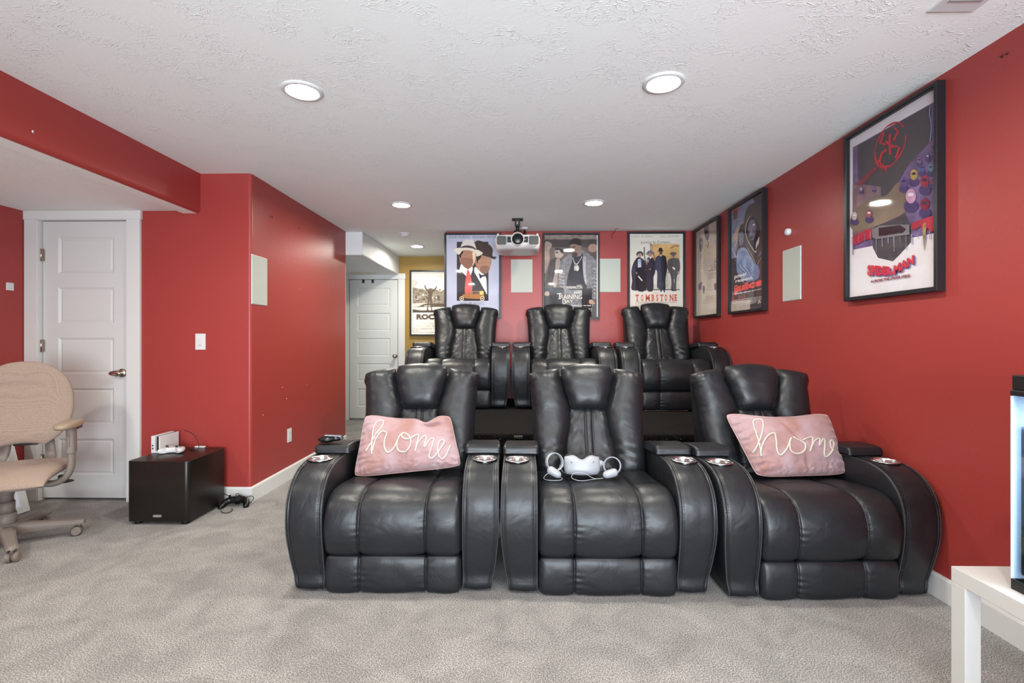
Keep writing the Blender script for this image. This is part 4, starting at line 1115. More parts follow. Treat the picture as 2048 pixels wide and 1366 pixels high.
a.poly([(98, 700), (420, 690), (200, 760), (98, 770)], ink('#cdc6b8', .2, 20)); a.poly([(240, 760), (320, 715), (560, 700), (892, 705), (892, 765), (560, 772)], ink('#5e5347', .3, 20)); a.poly([(98, 775), (892, 768), (892, 830), (98, 840)], ink('#ddd8cc', .12, 18))
a.poly([(98, 815), (330, 845), (620, 830), (892, 840), (892, 876), (98, 876)], ink('#4d4339', .2, 20)); a.poly([(330, 745), (430, 735), (480, 755), (350, 760)], ink('#d8d2c5'))
fg = ink('#5d5045')
a.poly([(385, 425), (410, 450), (450, 462), (500, 460), (545, 440), (520, 475), (505, 530), (502, 600), (505, 680), (500, 780), (510, 838), (485, 838), (480, 780), (470, 690), (462, 640), (440, 690), (425, 760), (415, 838), (388, 838), (405, 760), (415, 660), (425, 580), (420, 500)], fg, 2)
a.stroke([(350, 352), (362, 390), (390, 430), (430, 460)], lambda t: 20+18*t, fg); a.stroke([(600, 370), (585, 400), (550, 440), (500, 465)], lambda t: 18+20*t, fg)
a.ell((352, 355), 12, 12, fg); a.ell((600, 374), 10, 11, fg); a.ell((470, 432), 46, 28, ink('#6b5e51')); a.poly([(390, 820), (440, 822), (430, 845), (380, 845)], fg)
a.box_text('ROCKY', 175, 910, 800, 1015, ink('#5a463c'), .06)
for i, y in enumerate((1072, 1118, 1168, 1215)): a.squiggle((280, 140, 110, 115)[i], (700, 840, 860, 240)[i], y, (26, 34, 30, 16)[i], ink('#cfc3b3' if i else '#d6cbbb'), 30+i)
poster('framed_poster', 'sepia framed poster of a figure with raised arms, on the mustard hallway wall', (-1.642+.323, YH, 1.745), 0, a)

# ---- right wall posters: local x runs from far to near, art quads measured at the sheet corners
def rposter(name, label, y0, y1, z0, z1, art): return poster(name, label, (XR, (y0+y1)/2, (z0+z1)/2), -PI/2, art)
# 5. balloons, cream sheet
a = Art([(46, 266), (326, 100), (338, 1266), (60, 1306)], PW, PH_)
a.urect(0, 0, 1, 1, ink('#d3c8bb', .02, 4)); a.poly([(46, 266), (326, 100), (326, 300), (75, 300), (75, 330), (46, 340)], ink('#c1aea2'))
mv = ink('#84697a', .25, 40)
a.poly([(150, 205), (190, 180), (205, 225), (212, 300), (205, 350), (190, 372), (165, 340), (150, 290), (146, 240)], mv, 3); a.poly([(152, 235), (185, 240), (190, 270), (160, 295)], ink('#3c2a33'), 3)
a.stroke([(194, 375), (200, 410), (192, 440), (198, 468)], 8, ink('#4a3c44', .3, 60), 4)
a.poly([(92, 355), (112, 335), (130, 365), (130, 440), (120, 495), (108, 515), (90, 480), (85, 420)], ink('#8a7f84', .25, 40), 3); a.stroke([(107, 530), (112, 560), (104, 585), (110, 605)], 6, ink('#5f5560', .3, 60), 4)
a.ell((108, 400), 12, 26, ink('#b2a7aa', .2, 50))
a.poly([(82, 925), (105, 890), (130, 880), (128, 930), (118, 975), (100, 988), (84, 965)], ink('#8a7684', .3, 40), 2); a.poly([(135, 950), (150, 925), (162, 945), (162, 990), (155, 1030), (142, 1010)], ink('#7c5754', .3, 40), 3); a.poly([(280, 905), (315, 900), (312, 950), (300, 982), (285, 970)], ink('#7d5450', .3, 40), 2)
tk = ink('#4b4744')
a.text('YOU', [(285, 595), (318, 582), (318, 602), (285, 615)], tk); a.text('DIE', [(282, 625), (318, 612), (318, 634), (282, 646)], tk, .02)
a.text('THE FIRST', [(214, 680), (322, 650), (322, 668), (214, 698)], ink('#8f867c')); a.text('TO HELL', [(230, 706), (324, 682), (324, 700), (230, 722)], tk)
a.text('METRO MAN', [(210, 738), (324, 712), (324, 730), (210, 756)], tk); a.text('COMES TO', [(206, 778), (324, 756), (324, 766), (206, 790)], ink('#736b64'))
o_ = ink('#a59b90')
for i in range(5): a.text('DEBUT'[i], [(208+23*i, 800-6*i), (226+23*i, 795-6*i), (226+23*i, 846-5*i), (208+23*i, 852-5*i)], o_); a.text('DEBUT'[i], [(212+23*i, 806-6*i), (222+23*i, 802-6*i), (222+23*i, 840-5*i), (212+23*i, 845-5*i)], ink('#d3c8bb'))
for i in range(4): a.text('~~~~ ~~~ ~~~~~ ~~~', [(175-12*i, 1066+26*i), (318, 1040+26*i), (318, 1048+26*i), (175-12*i, 1078+26*i)], ink('#a89e93'))
rposter('framed_poster', 'pale framed poster with floating balloons and black text, right wall nearest the corner', 4.76, 5.40, 1.446, 2.405, a)

# 6. hooded figures, blue and brown
a = Art([(45, 255), (378, 72), (390, 1282), (48, 1308)], PW, PH_)
a.urect(0, 0, 1, 1, ink('#4d4448', .15, 4))
a.poly([(45, 255), (260, 138), (300, 330), (180, 420), (120, 560), (90, 720), (48, 800)], ink('#7c83a0', .22, 6), 2)
a.poly([(60, 520), (150, 380), (190, 420), (130, 520), (80, 640)], ink('#b39c94', .2, 10), 3)
a.poly([(45, 255), (135, 208), (118, 262), (85, 372), (60, 300)], ink('#c0555a', .15, 20)); a.poly([(66, 255), (104, 232), (106, 330), (68, 352)], ink('#5a4644', .4, 90))
a.poly([(46, 750), (80, 740), (105, 800), (110, 900), (60, 960), (46, 960)], ink('#4a4145', .1, 10))
# middle hooded head
a.poly([(120, 480), (140, 405), (180, 390), (205, 440), (200, 560), (190, 640), (130, 640), (110, 590)], ink('#3b3740', .1, 20), 3)
a.poly([(120, 500), (150, 470), (172, 500), (170, 570), (155, 610), (128, 600)], ink('#77758c', .2, 30), 3)
a.poly([(62, 560), (80, 545), (88, 590), (84, 640), (66, 640)], ink('#8e8a99', .2, 40), 3)
a.stroke([(50, 640), (75, 690), (95, 740)], 14, ink('#a8a4b4'), 4)
a.poly([(100, 780), (115, 660), (180, 640), (230, 700), (300, 830), (300, 900), (240, 1000), (120, 930)], ink('#8492b6', .30, 16), 3)
for q in range(5): a.stroke([(110+20*q, 800+10*q), (140+20*q, 860), (190+15*q, 900+5*q)], 7, ink('#a9b4cf' if q % 2 else '#5b6584'), 4)
# big hood
a.poly([(172, 400), (195, 260), (230, 205), (290, 190), (345, 240), (380, 330), (388, 900), (330, 870), (260, 760), (200, 640), (180, 520)], ink('#4f4545', .08, 8), 3)
a.poly([(196, 470), (215, 370), (262, 318), (305, 365), (340, 480), (332, 590), (296, 690), (240, 600), (205, 540)], ink('#2d282d', .1, 14), 3)
a.poly([(215, 430), (245, 360), (285, 370), (300, 430), (295, 500), (275, 560), (240, 560), (225, 500)], ink('#6e6880', .22, 24), 3)
a.poly([(235, 540), (262, 520), (270, 545), (245, 560)], ink('#3a3238'), 3); a.poly([(262, 410), (285, 398), (286, 412), (264, 420)], ink('#e0dbe2')); a.poly([(250, 420), (258, 500), (243, 515), (240, 500)], ink('#8d88a0'), 2)
a.stroke([(296, 700), (240, 615), (200, 520), (192, 440), (215, 355), (262, 310), (300, 345), (335, 440), (348, 520), (330, 620), (296, 700)], 5, ink('#d9ccc6'), 6)
a.stroke([(215, 650), (255, 720), (290, 790), (300, 840)], 3, ink('#c9bcb6'), 4); a.stroke([(388, 700), (350, 760), (300, 850)], 3, ink('#a9a0a6'), 4); a.poly([(340, 690), (388, 660), (388, 690), (322, 750)], ink('#606588', .2, 20)); a.poly([(300, 600), (335, 530), (330, 600), (296, 670)], ink('#c5bfcb'))
a.poly([(300, 830), (340, 870), (330, 960), (260, 990)], ink('#7480a5', .25, 20), 3)
wh = ink('#ece8e6')
a.text('power.', [(80, 930), (215, 900), (215, 940), (80, 972)], wh, .02); a.text('respect.', [(93, 972), (275, 942), (275, 980), (93, 1012)], wh, .02)
a.text('juice', [(62, 1035), (376, 964), (376, 1066), (62, 1138)], ink('#e2605c'), .07)
a.text('how far will you go to get it?', [(92, 1110), (374, 1072), (374, 1090), (92, 1130)], wh, .02)
a.text('PILOT', [(52, 1160), (205, 1140), (205, 1188), (52, 1208)], ink('#9c4d50'))
a.poly([(48, 1200), (245, 1190), (245, 1292), (48, 1306)], ink('#b0a49a', .15, 12))
for i in range(5): a.text('~~~~~ ~~~~ ~~~~~~ ~~~~ ~~~', [(60+8*i, 1188+15*i), (370-(i > 2)*60, 1158+15*i), (370-(i > 2)*60, 1164+15*i), (60+8*i, 1196+15*i)], wh)
a.stroke([(330, 1235), (334, 1208), (344, 1206), (350, 1232)], 6, wh, 4)
rposter('framed_poster', 'dark framed poster of hooded figures with large red lettering, middle of the right wall', 3.875, 4.505, 1.445, 2.405, a)

# 7. large dark-and-purple poster with a round red emblem (generic stand-in artwork)
a = Art([(90, 385), (602, 104), (588, 1230), (88, 1276)], PW, PH_)
a.urect(0, 0, 1, 1, ink('#d9d4d8', .02, 5))
a.poly([(107, 428), (598, 180), (592, 930), (105, 1010)], ink('#6d5a80', .40, 9))
a.poly([(135, 420), (565, 200), (552, 420), (430, 540), (370, 640), (368, 700), (440, 900), (438, 980), (370, 1050), (335, 1082), (250, 1060), (220, 1000), (222, 900), (270, 800), (268, 660), (150, 640), (135, 600)], ink('#4a4449', .14, 6), 0)  # dark ink lightened, the haze over the sheet is put into its colour
a.poly([(105, 640), (260, 660), (270, 800), (222, 900), (120, 930), (104, 930)], ink('#7a6168', .4, 12), 0)
a.poly([(104, 800), (215, 720), (300, 710), (368, 640), (430, 700), (420, 800), (240, 880), (104, 900)], ink('#7b6a5c', .45, 5), 3)
# round red emblem: ring with abstract strokes
re_ = ink('#b8323c')
n = 40; ring = []
def RG(k, f): 
    an = 2*PI*k/n; return (325+92*f*math.cos(an), 424+(122*f)*math.sin(an)-52*f*math.cos(an))
for k in range(n-3):
    a.poly([RG(k, 1), RG(k+1, 1), RG(k+1, .92+.03*math.sin(k)), RG(k, .92+.03*math.sin(k-1))], re_)
for pts in ([(325, 360), (322, 420), (326, 480)], [(300, 400), (345, 440)], [(345, 400), (372, 350), (348, 320)], [(300, 420), (268, 410), (292, 350)], [(345, 430), (380, 440), (358, 500)], [(305, 450), (278, 470), (262, 520)]):
    a.stroke(pts, 13, re_, 0)
for q in range(5): a.stroke([(240+14*q, 500+10*q), (246+14*q, 530+8*q), (250+14*q, 552+8*q)], lambda t: 9*(1-t)+1, re_, 0)
a.stroke([(560, 200), (556, 260), (566, 330), (555, 420)], 6, ink('#7d86b8'), 5)
a.poly([(125, 640), (240, 540), (250, 560), (160, 650)], ink('#7a3440', .3, 20))
# crowd of plain round heads, no particular figures
rnd = random.Random(11)
for (x, y, r, c_) in [(405, 640, 24, '#5c4a78'), (462, 600, 26, '#a58a4a'), (510, 565, 18, '#4b5a86'), (495, 520, 15, '#7c5a80'), (560, 565, 20, '#5b7488'), (525, 640, 30, '#8e3040'), (445, 720, 36, '#b98aa8'), (525, 770, 30, '#7c2838'), (570, 480, 14, '#6a4c7c'), (575, 640, 18, '#6a3c5c'), (120, 820, 20, '#b9a7a4'), (205, 810, 20, '#8e4a54'), (160, 670, 10, '#8a7f98'), (235, 665, 10, '#8a6a88'), (575, 430, 10, '#8a5a70'), (545, 500, 12, '#53507c')]:
    a.ell((x, y+r*1.6), r*1.15, r*1.0, ink('#4a3a66', .2, 20), 14); a.ell((x, y), r*.82, r*1.15, ink(c_, .22, 30), 18)
    a.ell((x, y-r*.25), r*.5, r*.30, ink('#cfc8d4' if rnd.random() < .4 else '#3a3048'), 12)
a.poly([(455, 870), (588, 830), (590, 905), (560, 930), (540, 900), (520, 935), (500, 890), (470, 910), (445, 905)], ink('#a83242', .25, 14)); a.poly([(515, 880), (530, 870), (530, 960), (520, 1035), (512, 940)], ink('#9a8a5a', .4, 40)); a.poly([(105, 940), (200, 895), (222, 900), (222, 950), (180, 960), (120, 985)], ink('#a83242', .25, 14))
for k in range(14): x = 110+34*k; a.stroke([(x, 900+rnd.uniform(0, 40)), (x+2, 960+rnd.uniform(0, 80))], rnd.uniform(2, 6), ink('#8b7f98', .3, 30), 0)
a.poly([(222, 900), (270, 880), (385, 878), (438, 880), (438, 935), (250, 955), (225, 945)], ink('#7a7478', .12, 10)); a.poly([(262, 892), (385, 880), (420, 905), (400, 925), (262, 940)], ink('#3b2830', .2, 20))
for ln__, (x0, y0, x1, y1, h) in (('SPIDER-MAN', (196, 1096, 462, 1050, 58)),):
    for dx, c_ in ((6, '#5e58a8'), (3, '#7a2436'), (0, '#c23a48')):
        a.text('SPIDER-', [(x0+dx, y0+dx), (345+dx, 1112+dx), (345+dx, 1160+dx), (x0+dx, y0+h+2+dx)], ink(c_), .06)
        a.text('MAN', [(345+dx, 1108+dx), (x1+dx, y1+dx-2), (x1+dx, y1+h-10+dx), (345+dx, 1158+dx)], ink(c_), .06)
a.text('ACROSS THE SPIDER-VERSE', [(214, 1184), (440, 1156), (440, 1172), (214, 1198)], ink('#7a2436'), .04)
rposter('framed_poster', 'tall framed poster with round red emblem on dark purple artwork, right wall nearest the camera', 2.268, 2.905, 1.440, 2.398, a)
# ================================================================== PROJECTOR
t = thing('projector', 'white video projector with round black lens hanging from the ceiling', 'projector', (-.028, 4.98, 2.18))
# body: rounded outline in plan, tapered towards the underside
def proj_body():
    mb = MB(); n = 72; rings = []
    for z, sx, sy, dy in [(-.082, .165, .150, .02), (-.086+.004, .175, .16, .015), (-.079, .198, .185, .010), (-.060, .215, .208, .004), (-.02, .226, .220, 0), (.03, .228, .222, 0), (.052, .222, .216, 0), (.062, .205, .20, 0), (.065, .16, .16, 0)]:
        r = []
        for k in range(n):
            a_ = 2*PI*k/n; c_, s_ = math.cos(a_), math.sin(a_); p = .34
            r.append(Vector((sx*math.copysign(abs(c_)**p, c_), dy+sy*math.copysign(abs(s_)**(p+.1), s_), z)))
        rings.append(r)
    vs = [q for r in rings for q in r]
    mb.add(vs, [(j*n+i, j*n+(i+1) % n, (j+1)*n+(i+1) % n, (j+1)*n+i) for j in range(len(rings)-1) for i in range(n)]+[tuple(range(n-1, -1, -1)), tuple((len(rings)-1)*n+k for k in range(n))], 0, True)
    return mb
M_PROJ = mat('projector_white', '#c9c5c3', rough=.35)
body = proj_body().build('body', M_PROJ, t)
mb = MB(); mb.lathe([(.066, .03), (.066, -.020), (.063, -.026), (.060, -.026), (.057, -.018), (.055, .0), (.002, .004)], (0, -.222, .012), 'Y', 48, caps=False); mb.build('lens_ring', M_PROJ, t)
lens = MB(); lens.lathe([(.058, 0), (.050, -.006), (.03, -.012), (.002, -.014)], (0, -.226, .012), 'Y', 40); lens.build('lens', mat('lens_black', '#0b0b0d', rough=.3), t)
mb = MB()
def rr(x0, x1, z0, z1, r, n=6):
    out = []
    for cx_, cz_, a0 in ((x1-r, z1-r, 0), (x0+r, z1-r, PI/2), (x0+r, z0+r, PI), (x1-r, z0+r, 1.5*PI)):
        out += [(cx_+r*math.cos(a0+PI/2*k/n), cz_+r*math.sin(a0+PI/2*k/n)) for k in range(n+1)]
    return out
FX = Matrix(((1, 0, 0, 0), (0, 0, -1, 0), (0, 1, 0, 0), (0, 0, 0, 1)))      # (x,y,z)->(x,-z,y)
mb = MB(); mb.prism(rr(-.19, .19, -.020, .038, .01), .205, .2245, 0, FX); mb.build('front_band', mat('projector_black', '#131314', rough=.3), t)
for sx in (-1, 1):
    cx_ = sx*.158
    mb = MB(); mb.prism(rr(cx_-.050, cx_+.050, -.045, .046, .020), .195, .2225, 0, FX); v = mb.build('vent', mat('projector_black', '#131314'), t)
    mb = MB()
    for k in range(9): mb.bb((cx_-.042+.0105*k-.0012, -.2275, -.040), (cx_-.042+.0105*k+.0012, -.2215, .041))
    mb.build('vent_slats', mat('vent_grey', '#8a8886', rough=.4), v)
    mb = MB(); mb.tube([(p[0], -.224, p[1]) for p in rr(cx_-.052, cx_+.052, -.047, .048, .022)], .0035, 8, closed=True); mb.build('vent_surround', M_PROJ, v)
mb = MB()
for x in (.078, .108): mb.sphere((x, -.226, .010), (.005, .003, .006))
mb.build('sensor', M_CHROME, t)
mb = MB(); mb.bb((-.072, -.10, -.085), (-.052, -.08, -.0825)); mb.bb((-.13, -.11, -.0838), (-.085, -.108, -.0825)); mb.bb((-.02, .02, -.0838), (.02, .023, -.0825)); mb.build('underside_marks', mat('grey_slot', '#8b8b8b'), t)
for sx in (-1, 1):
    mb = MB(); mb.cyl((sx*.195, -.17, .055), (sx*.195, -.17, .077), .011, 14); mb.build('foot', M_PROJ, t)
t = thing('projector_mount', 'black metal ceiling bracket carrying the white projector', 'bracket', (-.03, 4.96, 2.44))
mb = MB(); mb.bb((-.056, -.045, -.010), (.056, .045, 0)); 
for sx in (-1, 1):
    for sy in (-1, 1): mb.cyl((sx*.042, sy*.03, -.014), (sx*.042, sy*.03, -.010), .008, 12, 1)
mb.build('ceiling_plate', [M_BLACKP, M_NICKEL], t, bevel=.002)
mb = MB(); mb.prism(rr(-.026, .026, -.02, .02, .008), -.075, -.008); mb.cyl((0, 0, -.118), (0, 0, -.07), .019, 20); mb.bb((-.008, -.026, -.055), (.006, -.018, -.03), 1); mb.build('column', [M_BLACKP, M_NICKEL], t)
mb = MB(); mb.sphere((0, 0, -.125), .022); mb.cyl((-.036, 0, -.127), (.036, 0, -.120), .008, 12); mb.build('ball_joint', M_BLACKP, t)
mb = MB(); mb.bb((-.05, -.05, -.196), (.05, .05, -.188)); mb.cyl((0, 0, -.190), (0, 0, -.13), .014, 16)
for sx in (-1, 1): mb.bb((sx*.10-.012, -.08, -.196), (sx*.10+.012, .10, -.190)); mb.box((sx*.07, .0, -.192), (.06, .016, .005))
mb.build('projector_plate', M_BLACKP, t)
t = thing('cable_cover', 'round white ceiling cover with a black cable behind the projector bracket', 'cable cover', (.045, 5.359, 2.44))
mb = MB(); mb.lathe([(.046, 0), (.046, -.006), (.034, -.018), (.002, -.020)], (0, 0, 0), 'Z', 32); mb.build('cover', M_WHITEP, t)
mb = MB(); mb.tube(catmull([Vector(p) for p in [(0, 0, -.015), (.004, -.01, -.06), (-.008, -.05, -.11), (-.01, -.16, -.17), (0, -.20, -.20)]], 6), .011, 8); mb.build('cable', M_BLACKP, t)
t = thing('ceiling_wire', 'thin loose dark wire poking out where ceiling meets back wall', 'wire', (1.06, 5.44, 2.44))
mb = MB(); mb.tube(catmull([Vector(p) for p in [(.03, -.06, -.001), (-.005, -.05, -.012), (.0, -.01, -.03), (-.02, .05, -.045), (-.018, .07, -.09)]], 6), .002, 6); mb.build('strand', M_BLACKP, t)

# ================================================================== SUBWOOFER AND WHAT STANDS ON IT
t = thing('subwoofer', 'large black cube-shaped speaker cabinet on the carpet beside the closet door', 'speaker', (-2.36, 3.305, 0), math.radians(.4))
M_SUB = mat('black_cabinet', '#17130f', rough=.34, spec=.5, bump=(300, .12, 2, .0006))
mb = MB()
pl = rr(-.203, .203, -.205, .205, .030, 7); mb.prism(pl, .022, .415, 0, None, False); o = mb.build('cabinet', M_SUB, t, bevel=.003)
for p in o.data.polygons: p.use_smooth = True
mb = MB()
mb.prism(rr(-.028, .028, .052, .068, .008), .203, .2075, 0, FX); bd = mb.build('badge', mat('silver_badge', '#c9c6be', rough=.3, metal=.8), t, bevel=.001)
mb = MB(); mb.box((0, -.2079, .060), (.036, .0008, .0045)); mb.build('badge_mark', mat('grey_slot', '#8b8b8b'), bd)
mb = MB(); mb.add([(-.018, -.2052, .368), (-.010, -.2052, .374), (-.004, -.2052, .362), (-.012, -.2052, .356)], [(0, 1, 2, 3)]); mb.build('scuff', M_BLACK_REC, t, fix=False)
for sx in (-1, 1):
    for sy in (-1, 1):
        mb = MB(); mb.cyl((sx*.155, sy*.16, 0), (sx*.155, sy*.16, .024), .026, 20, r2=.022); mb.build('foot', M_BLACKP, t)
ZT = .415
t = thing('game_console_dock', 'white upright game console dock standing on the black speaker cabinet', 'game console', (-2.540, 3.415, ZT), PI/2)
mb = MB()
mb.bb((-.095, -.031, 0), (.095, -.022, .118)); mb.bb((-.095, .004, 0), (.095, .031, .120)); mb.bb((-.095, -.024, 0), (.095, .006, .012))
mb.build('dock_shell', M_WHITEP, t, bevel=.004, seg=3)
mb = MB(); mb.bb((-.085, -.014, .012), (.085, -.004, .115)); mb.build('tablet', mat('dark_tablet', '#1b1d24', rough=.2), t, bevel=.002)
for z in (.028, .048):
    mb = MB(); mb.bb((-.0965, .013, z), (-.0945, .022, z+.010)); mb.build('port', M_BLACKP, t)
t = thing('game_controller', 'white game controller lying on the black speaker cabinet before the dock', 'game controller', (-2.432, 3.34, ZT), math.radians(12))
def pad(mat_body, name_extra=None, wired=False):
    mb = MB()
    pl_ = catmull([V2(p) for p in [(-.074, .012), (-.060, .040), (-.030, .046), (0, .044), (.030, .046), (.060, .040), (.074, .012), (.080, -.030), (.066, -.056), (.048, -.048), (.030, -.026), (0, -.022), (-.030, -.026), (-.048, -.048), (-.066, -.056), (-.080, -.030)]], 4, closed=True)
    n = len(pl_); cen = Vector((0, .008)); rings = []
    for z, f in [(.004, .80), (.006, .90), (.014, .98), (.022, 1.0), (.030, .97), (.036, .88), (.038, .72)]:
        rings.append([Vector((cen.x+(p.x-cen.x)*f, cen.y+(p.y-cen.y)*f, z)) for p in pl_])
    vs = [q for r in rings for q in r]
    mb.add(vs, [(j*n+i, j*n+(i+1) % n, (j+1)*n+(i+1) % n, (j+1)*n+i) for j in range(len(rings)-1) for i in range(n)]+[tuple(range(n-1, -1, -1)), tuple((len(rings)-1)*n+k for k in range(n))], 0, True)
    return mb
pad(None).build('body', M_WHITEP, t)
for (x, y) in ((-.046, .022), (.026, -.002)):
    mb = MB(); mb.lathe([(.006, .036), (.006, .042), (.010, .044), (.0095, .048), (.003, .047)], (x, y, 0), 'Z', 18); mb.build('thumb_stick', M_BLACKP, t)
for (x, y) in ((.046, .034), (.056, .022), (.036, .022), (.046, .010), (-.026, -.002)):
    mb = MB(); mb.cyl((x, y, .036), (x, y, .0405), .005, 12); mb.build('button', M_BLACKP, t)
t = tag(empty('console_cable', (-2.40, 3.44, ZT)), 'thin black cable arching from the white dock down onto the cabinet top', 'cable')
mb = MB(); mb.tube(catmull([Vector(p) for p in [(-.055, .05, .126), (-.01, .03, .122), (.04, .02, .095), (.075, .01, .045), (.085, -.005, .006), (.060, -.02, .003), (.05, -.02, .003)]], 8), .0022, 6); mb.build('cord', M_BLACKP, t)
mb = MB(); mb.bb((.035, -.024, .001), (.062, -.014, .008)); mb.build('plug', M_BLACKP, t, bevel=.001)
t = tag(empty('console_power_cable', (-2.55, 3.47, ZT)), 'thin black cable dropping behind the left edge of the cabinet top beside the dock', 'cable')
mb = MB(); mb.tube(catmull([Vector(p) for p in [(.03, -.01, .04), (.0, .0, .02), (-.02, .0, .003), (-.026, .02, .003), (-.026, .045, -.05), (-.026, .05, -.25), (-.02, .05, -.412)]], 8), .0022, 6); mb.build('cord', M_BLACKP, t)
t = thing('white_adapter', 'small flat white bar at the back edge of the black cabinet top', 'adapter', (-2.345, 3.50, ZT))
mb = MB(); mb.bb((-.036, -.010, 0), (.036, .010, .012)); mb.build('case', M_WHITEP, t, bevel=.003); mb = MB(); mb.cyl((.036, 0, .006), (.04, 0, .006), .003, 10); mb.build('plug_end', M_WHITEP, t)

# wired controller on the floor
t = thing('wired_game_controller', 'black game controller wrapped in its own cord on the carpet', 'game controller', (-2.060, 3.47, 0), math.radians(196))
t.rotation_euler = (math.radians(14), 0, math.radians(10))
B_ = mat('black_gloss_plastic', '#0e0e10', rough=.25)
mb = MB()
mb.tube(catmull([Vector(p) for p in [(-.085, -.035, .018), (-.075, -.005, .028), (-.045, .02, .036), (0, .022, .036), (.045, .02, .036), (.072, -.005, .030), (.080, -.03, .022)]], 6), lambda s_: .017+.009*(1-abs(2*s_-1)**2)+.003*(abs(2*s_-1) > .8), 16); mb.sphere((-.086, -.04, .019), .019); mb.sphere((.081, -.035, .022), .021)
mb.build('body', B_, t)
mb = MB(); mb.lathe([(.005, .06), (.005, .068), (.010, .070), (.009, .075), (.002, .076)], (-.045, .02, 0), 'Z', 16); mb.build('thumb_stick', B_, t)
mb = MB()
for q in range(5): mb.tube([(-.002+.006*q+.004*math.sin(a_), .022+.030*math.cos(a_), .036+.030*math.sin(a_)) for a_ in [2*PI*k/20 for k in range(20)]], .0028, 6, closed=True)
mb.tube([(.008+.012*math.cos(a_), .022, .072+.014*math.sin(a_)) for a_ in [2*PI*k/16 for k in range(16)]], .0026, 6, closed=True)
mb.tube(catmull([Vector(p) for p in [(-.005, .0, .062), (-.035, -.03, .105), (-.062, -.055, .135), (-.066, -.09, .095), (-.045, -.13, .045), (-.005, -.155, .045), (.018, -.12, .036), (.0, -.07, .025)]], 8), .0026, 6)
mb.tube(catmull([Vector(p) for p in [(.06, .03, .050), (.10, .03, .055), (.112, .02, .035), (.09, .0, .012)]], 6), .0026, 6)
mb.build('cord', B_, t)

# ================================================================== ON THE CHAIRS
# remote handset on the left chair's console lid
t = thing('handheld_remote', 'black rounded handheld device on the far left console lid of the front row', 'remote', (-1.040, 2.635, .641), math.radians(14))
t.rotation_euler = (math.radians(-4), 0, math.radians(14))
mb = MB(); mb.sphere((-.018, 0, .019), (.050, .034, .018)); mb.sphere((.024, .004, .021), (.038, .022, .014)); mb.build('grip', B_, t)
mb = MB(); mb.box((.012, .006, .038), (.088, .040, .006), R=Matrix.Rotation(.10, 3, 'Y')); mb.build('face_plate', mat('grey_plate', '#6d6d72', rough=.3, metal=.6), t, bevel=.002)
mb = MB(); mb.box((.052, .004, .024), (.022, .030, .018)); mb.build('end_cap', M_BLACKP, t, bevel=.003)
# VR headset
M_VR = mat('vr_white', '#9a9ca2', rough=.38)
t = thing('vr_headset', 'white virtual reality headset on the seat of the middle front recliner', 'headset', (.330, 2.60, .470), math.radians(-1.5))
t.rotation_euler = (math.radians(-14), 0, math.radians(-2))
def PV(a, b):
    th = .047+.009*math.exp(-((abs(a)-.55)/.3)**2)-.014*math.exp(-(a/.26)**2)
    top = th; bot = -.050+.006*a*a
    hw = .097*(1-.16*max(0, -b)**3-.05*max(0, b)**3)
    return (Vector((a*hw, -.02+.014*a*a, .058+(top if b > 0 else -bot)*b)), Vector((0, -1, 0)))
mb = MB(); puff(mb, PV, 50, 36, .034, .050, 3.4, 3.4); mb.build('visor_shell', M_VR, t)
def PF(a, b):
    th = .056+.014*math.exp(-((abs(a)-.55)/.3)**2)-.016*math.exp(-(a/.22)**2)
    return (Vector((a*.088, .035, .058+(th if b > 0 else .05)*b)), Vector((0, -1, 0)))
mb = MB(); puff(mb, PF, 40, 30, .03, .035, 6, 6); mb.build('face_cushion', mat('black_foam', '#26272b', rough=.8), t)
for x, z in ((-.058, .075), (.058, .078)):
    mb = MB(); mb.cyl((x, -.0500, z), (x, -.0465, z), .0032, 12); mb.build('camera', M_BLACKP, t)
mb = MB(); mb.box((.108, .012, .074), (.028, .006, .022), R=Matrix.Rotation(.35, 3, 'Y')); mb.tube(catmull([Vector(p) for p in [(.095, .0, .06), (.112, .03, .05), (.09, .08, .02), (0, .10, .016), (-.09, .08, .02), (-.112, .03, .05), (-.095, 0, .06)]], 6), (.010, .003), 8); mb.build('strap', M_VR, t)
def vr_controller(loc, rz, label, ring_c, ring_n, r, g0, g1, gr, loop):
    t = thing('vr_controller', label, 'controller', loc, rz, 'white hand controllers beside the headset')
    u = Vector(ring_n).normalized(); x_ = u.orthogonal().normalized(); x_ = (Vector((1, 0, 0))-u*u.x).normalized(); y_ = u.cross(x_); c_ = Vector(ring_c)
    mb = MB(); n = 40; m = 10; vs = []
    for k in range(n):
        a_ = 2*PI*k/n; rad = x_*math.cos(a_)+y_*math.sin(a_)
        for j in range(m):
            q = 2*PI*j/m; vs.append(c_+rad*(r+.0035*math.cos(q))+u*(.0165*math.sin(q)))
    mb.add(vs, [(k*m+j, ((k+1) % n)*m+j, ((k+1) % n)*m+(j+1) % m, k*m+(j+1) % m) for k in range(n) for j in range(m)], 0, True)
    mb.build('tracking_ring', M_VR, t)
    mb = MB(); g0, g1 = Vector(g0), Vector(g1); mb.tube([g0.lerp(g1, k/14) for k in range(15)], lambda s_: max(.002, gr*math.sqrt(max(0, 1-(2*s_-1)**4))*(1.05-.2*s_)), 18); mb.build('grip', M_VR, t)
    mb = MB(); mb.sphere(g0.lerp(g1, .2)+Vector((0, -.012, .004)), (.008, .008, .010)); mb.build('trigger', M_VR, t)
    mb = MB(); mb.tube(catmull([Vector(p) for p in loop], 8), .0016, 6); mb.build('wrist_strap', M_VR, t)
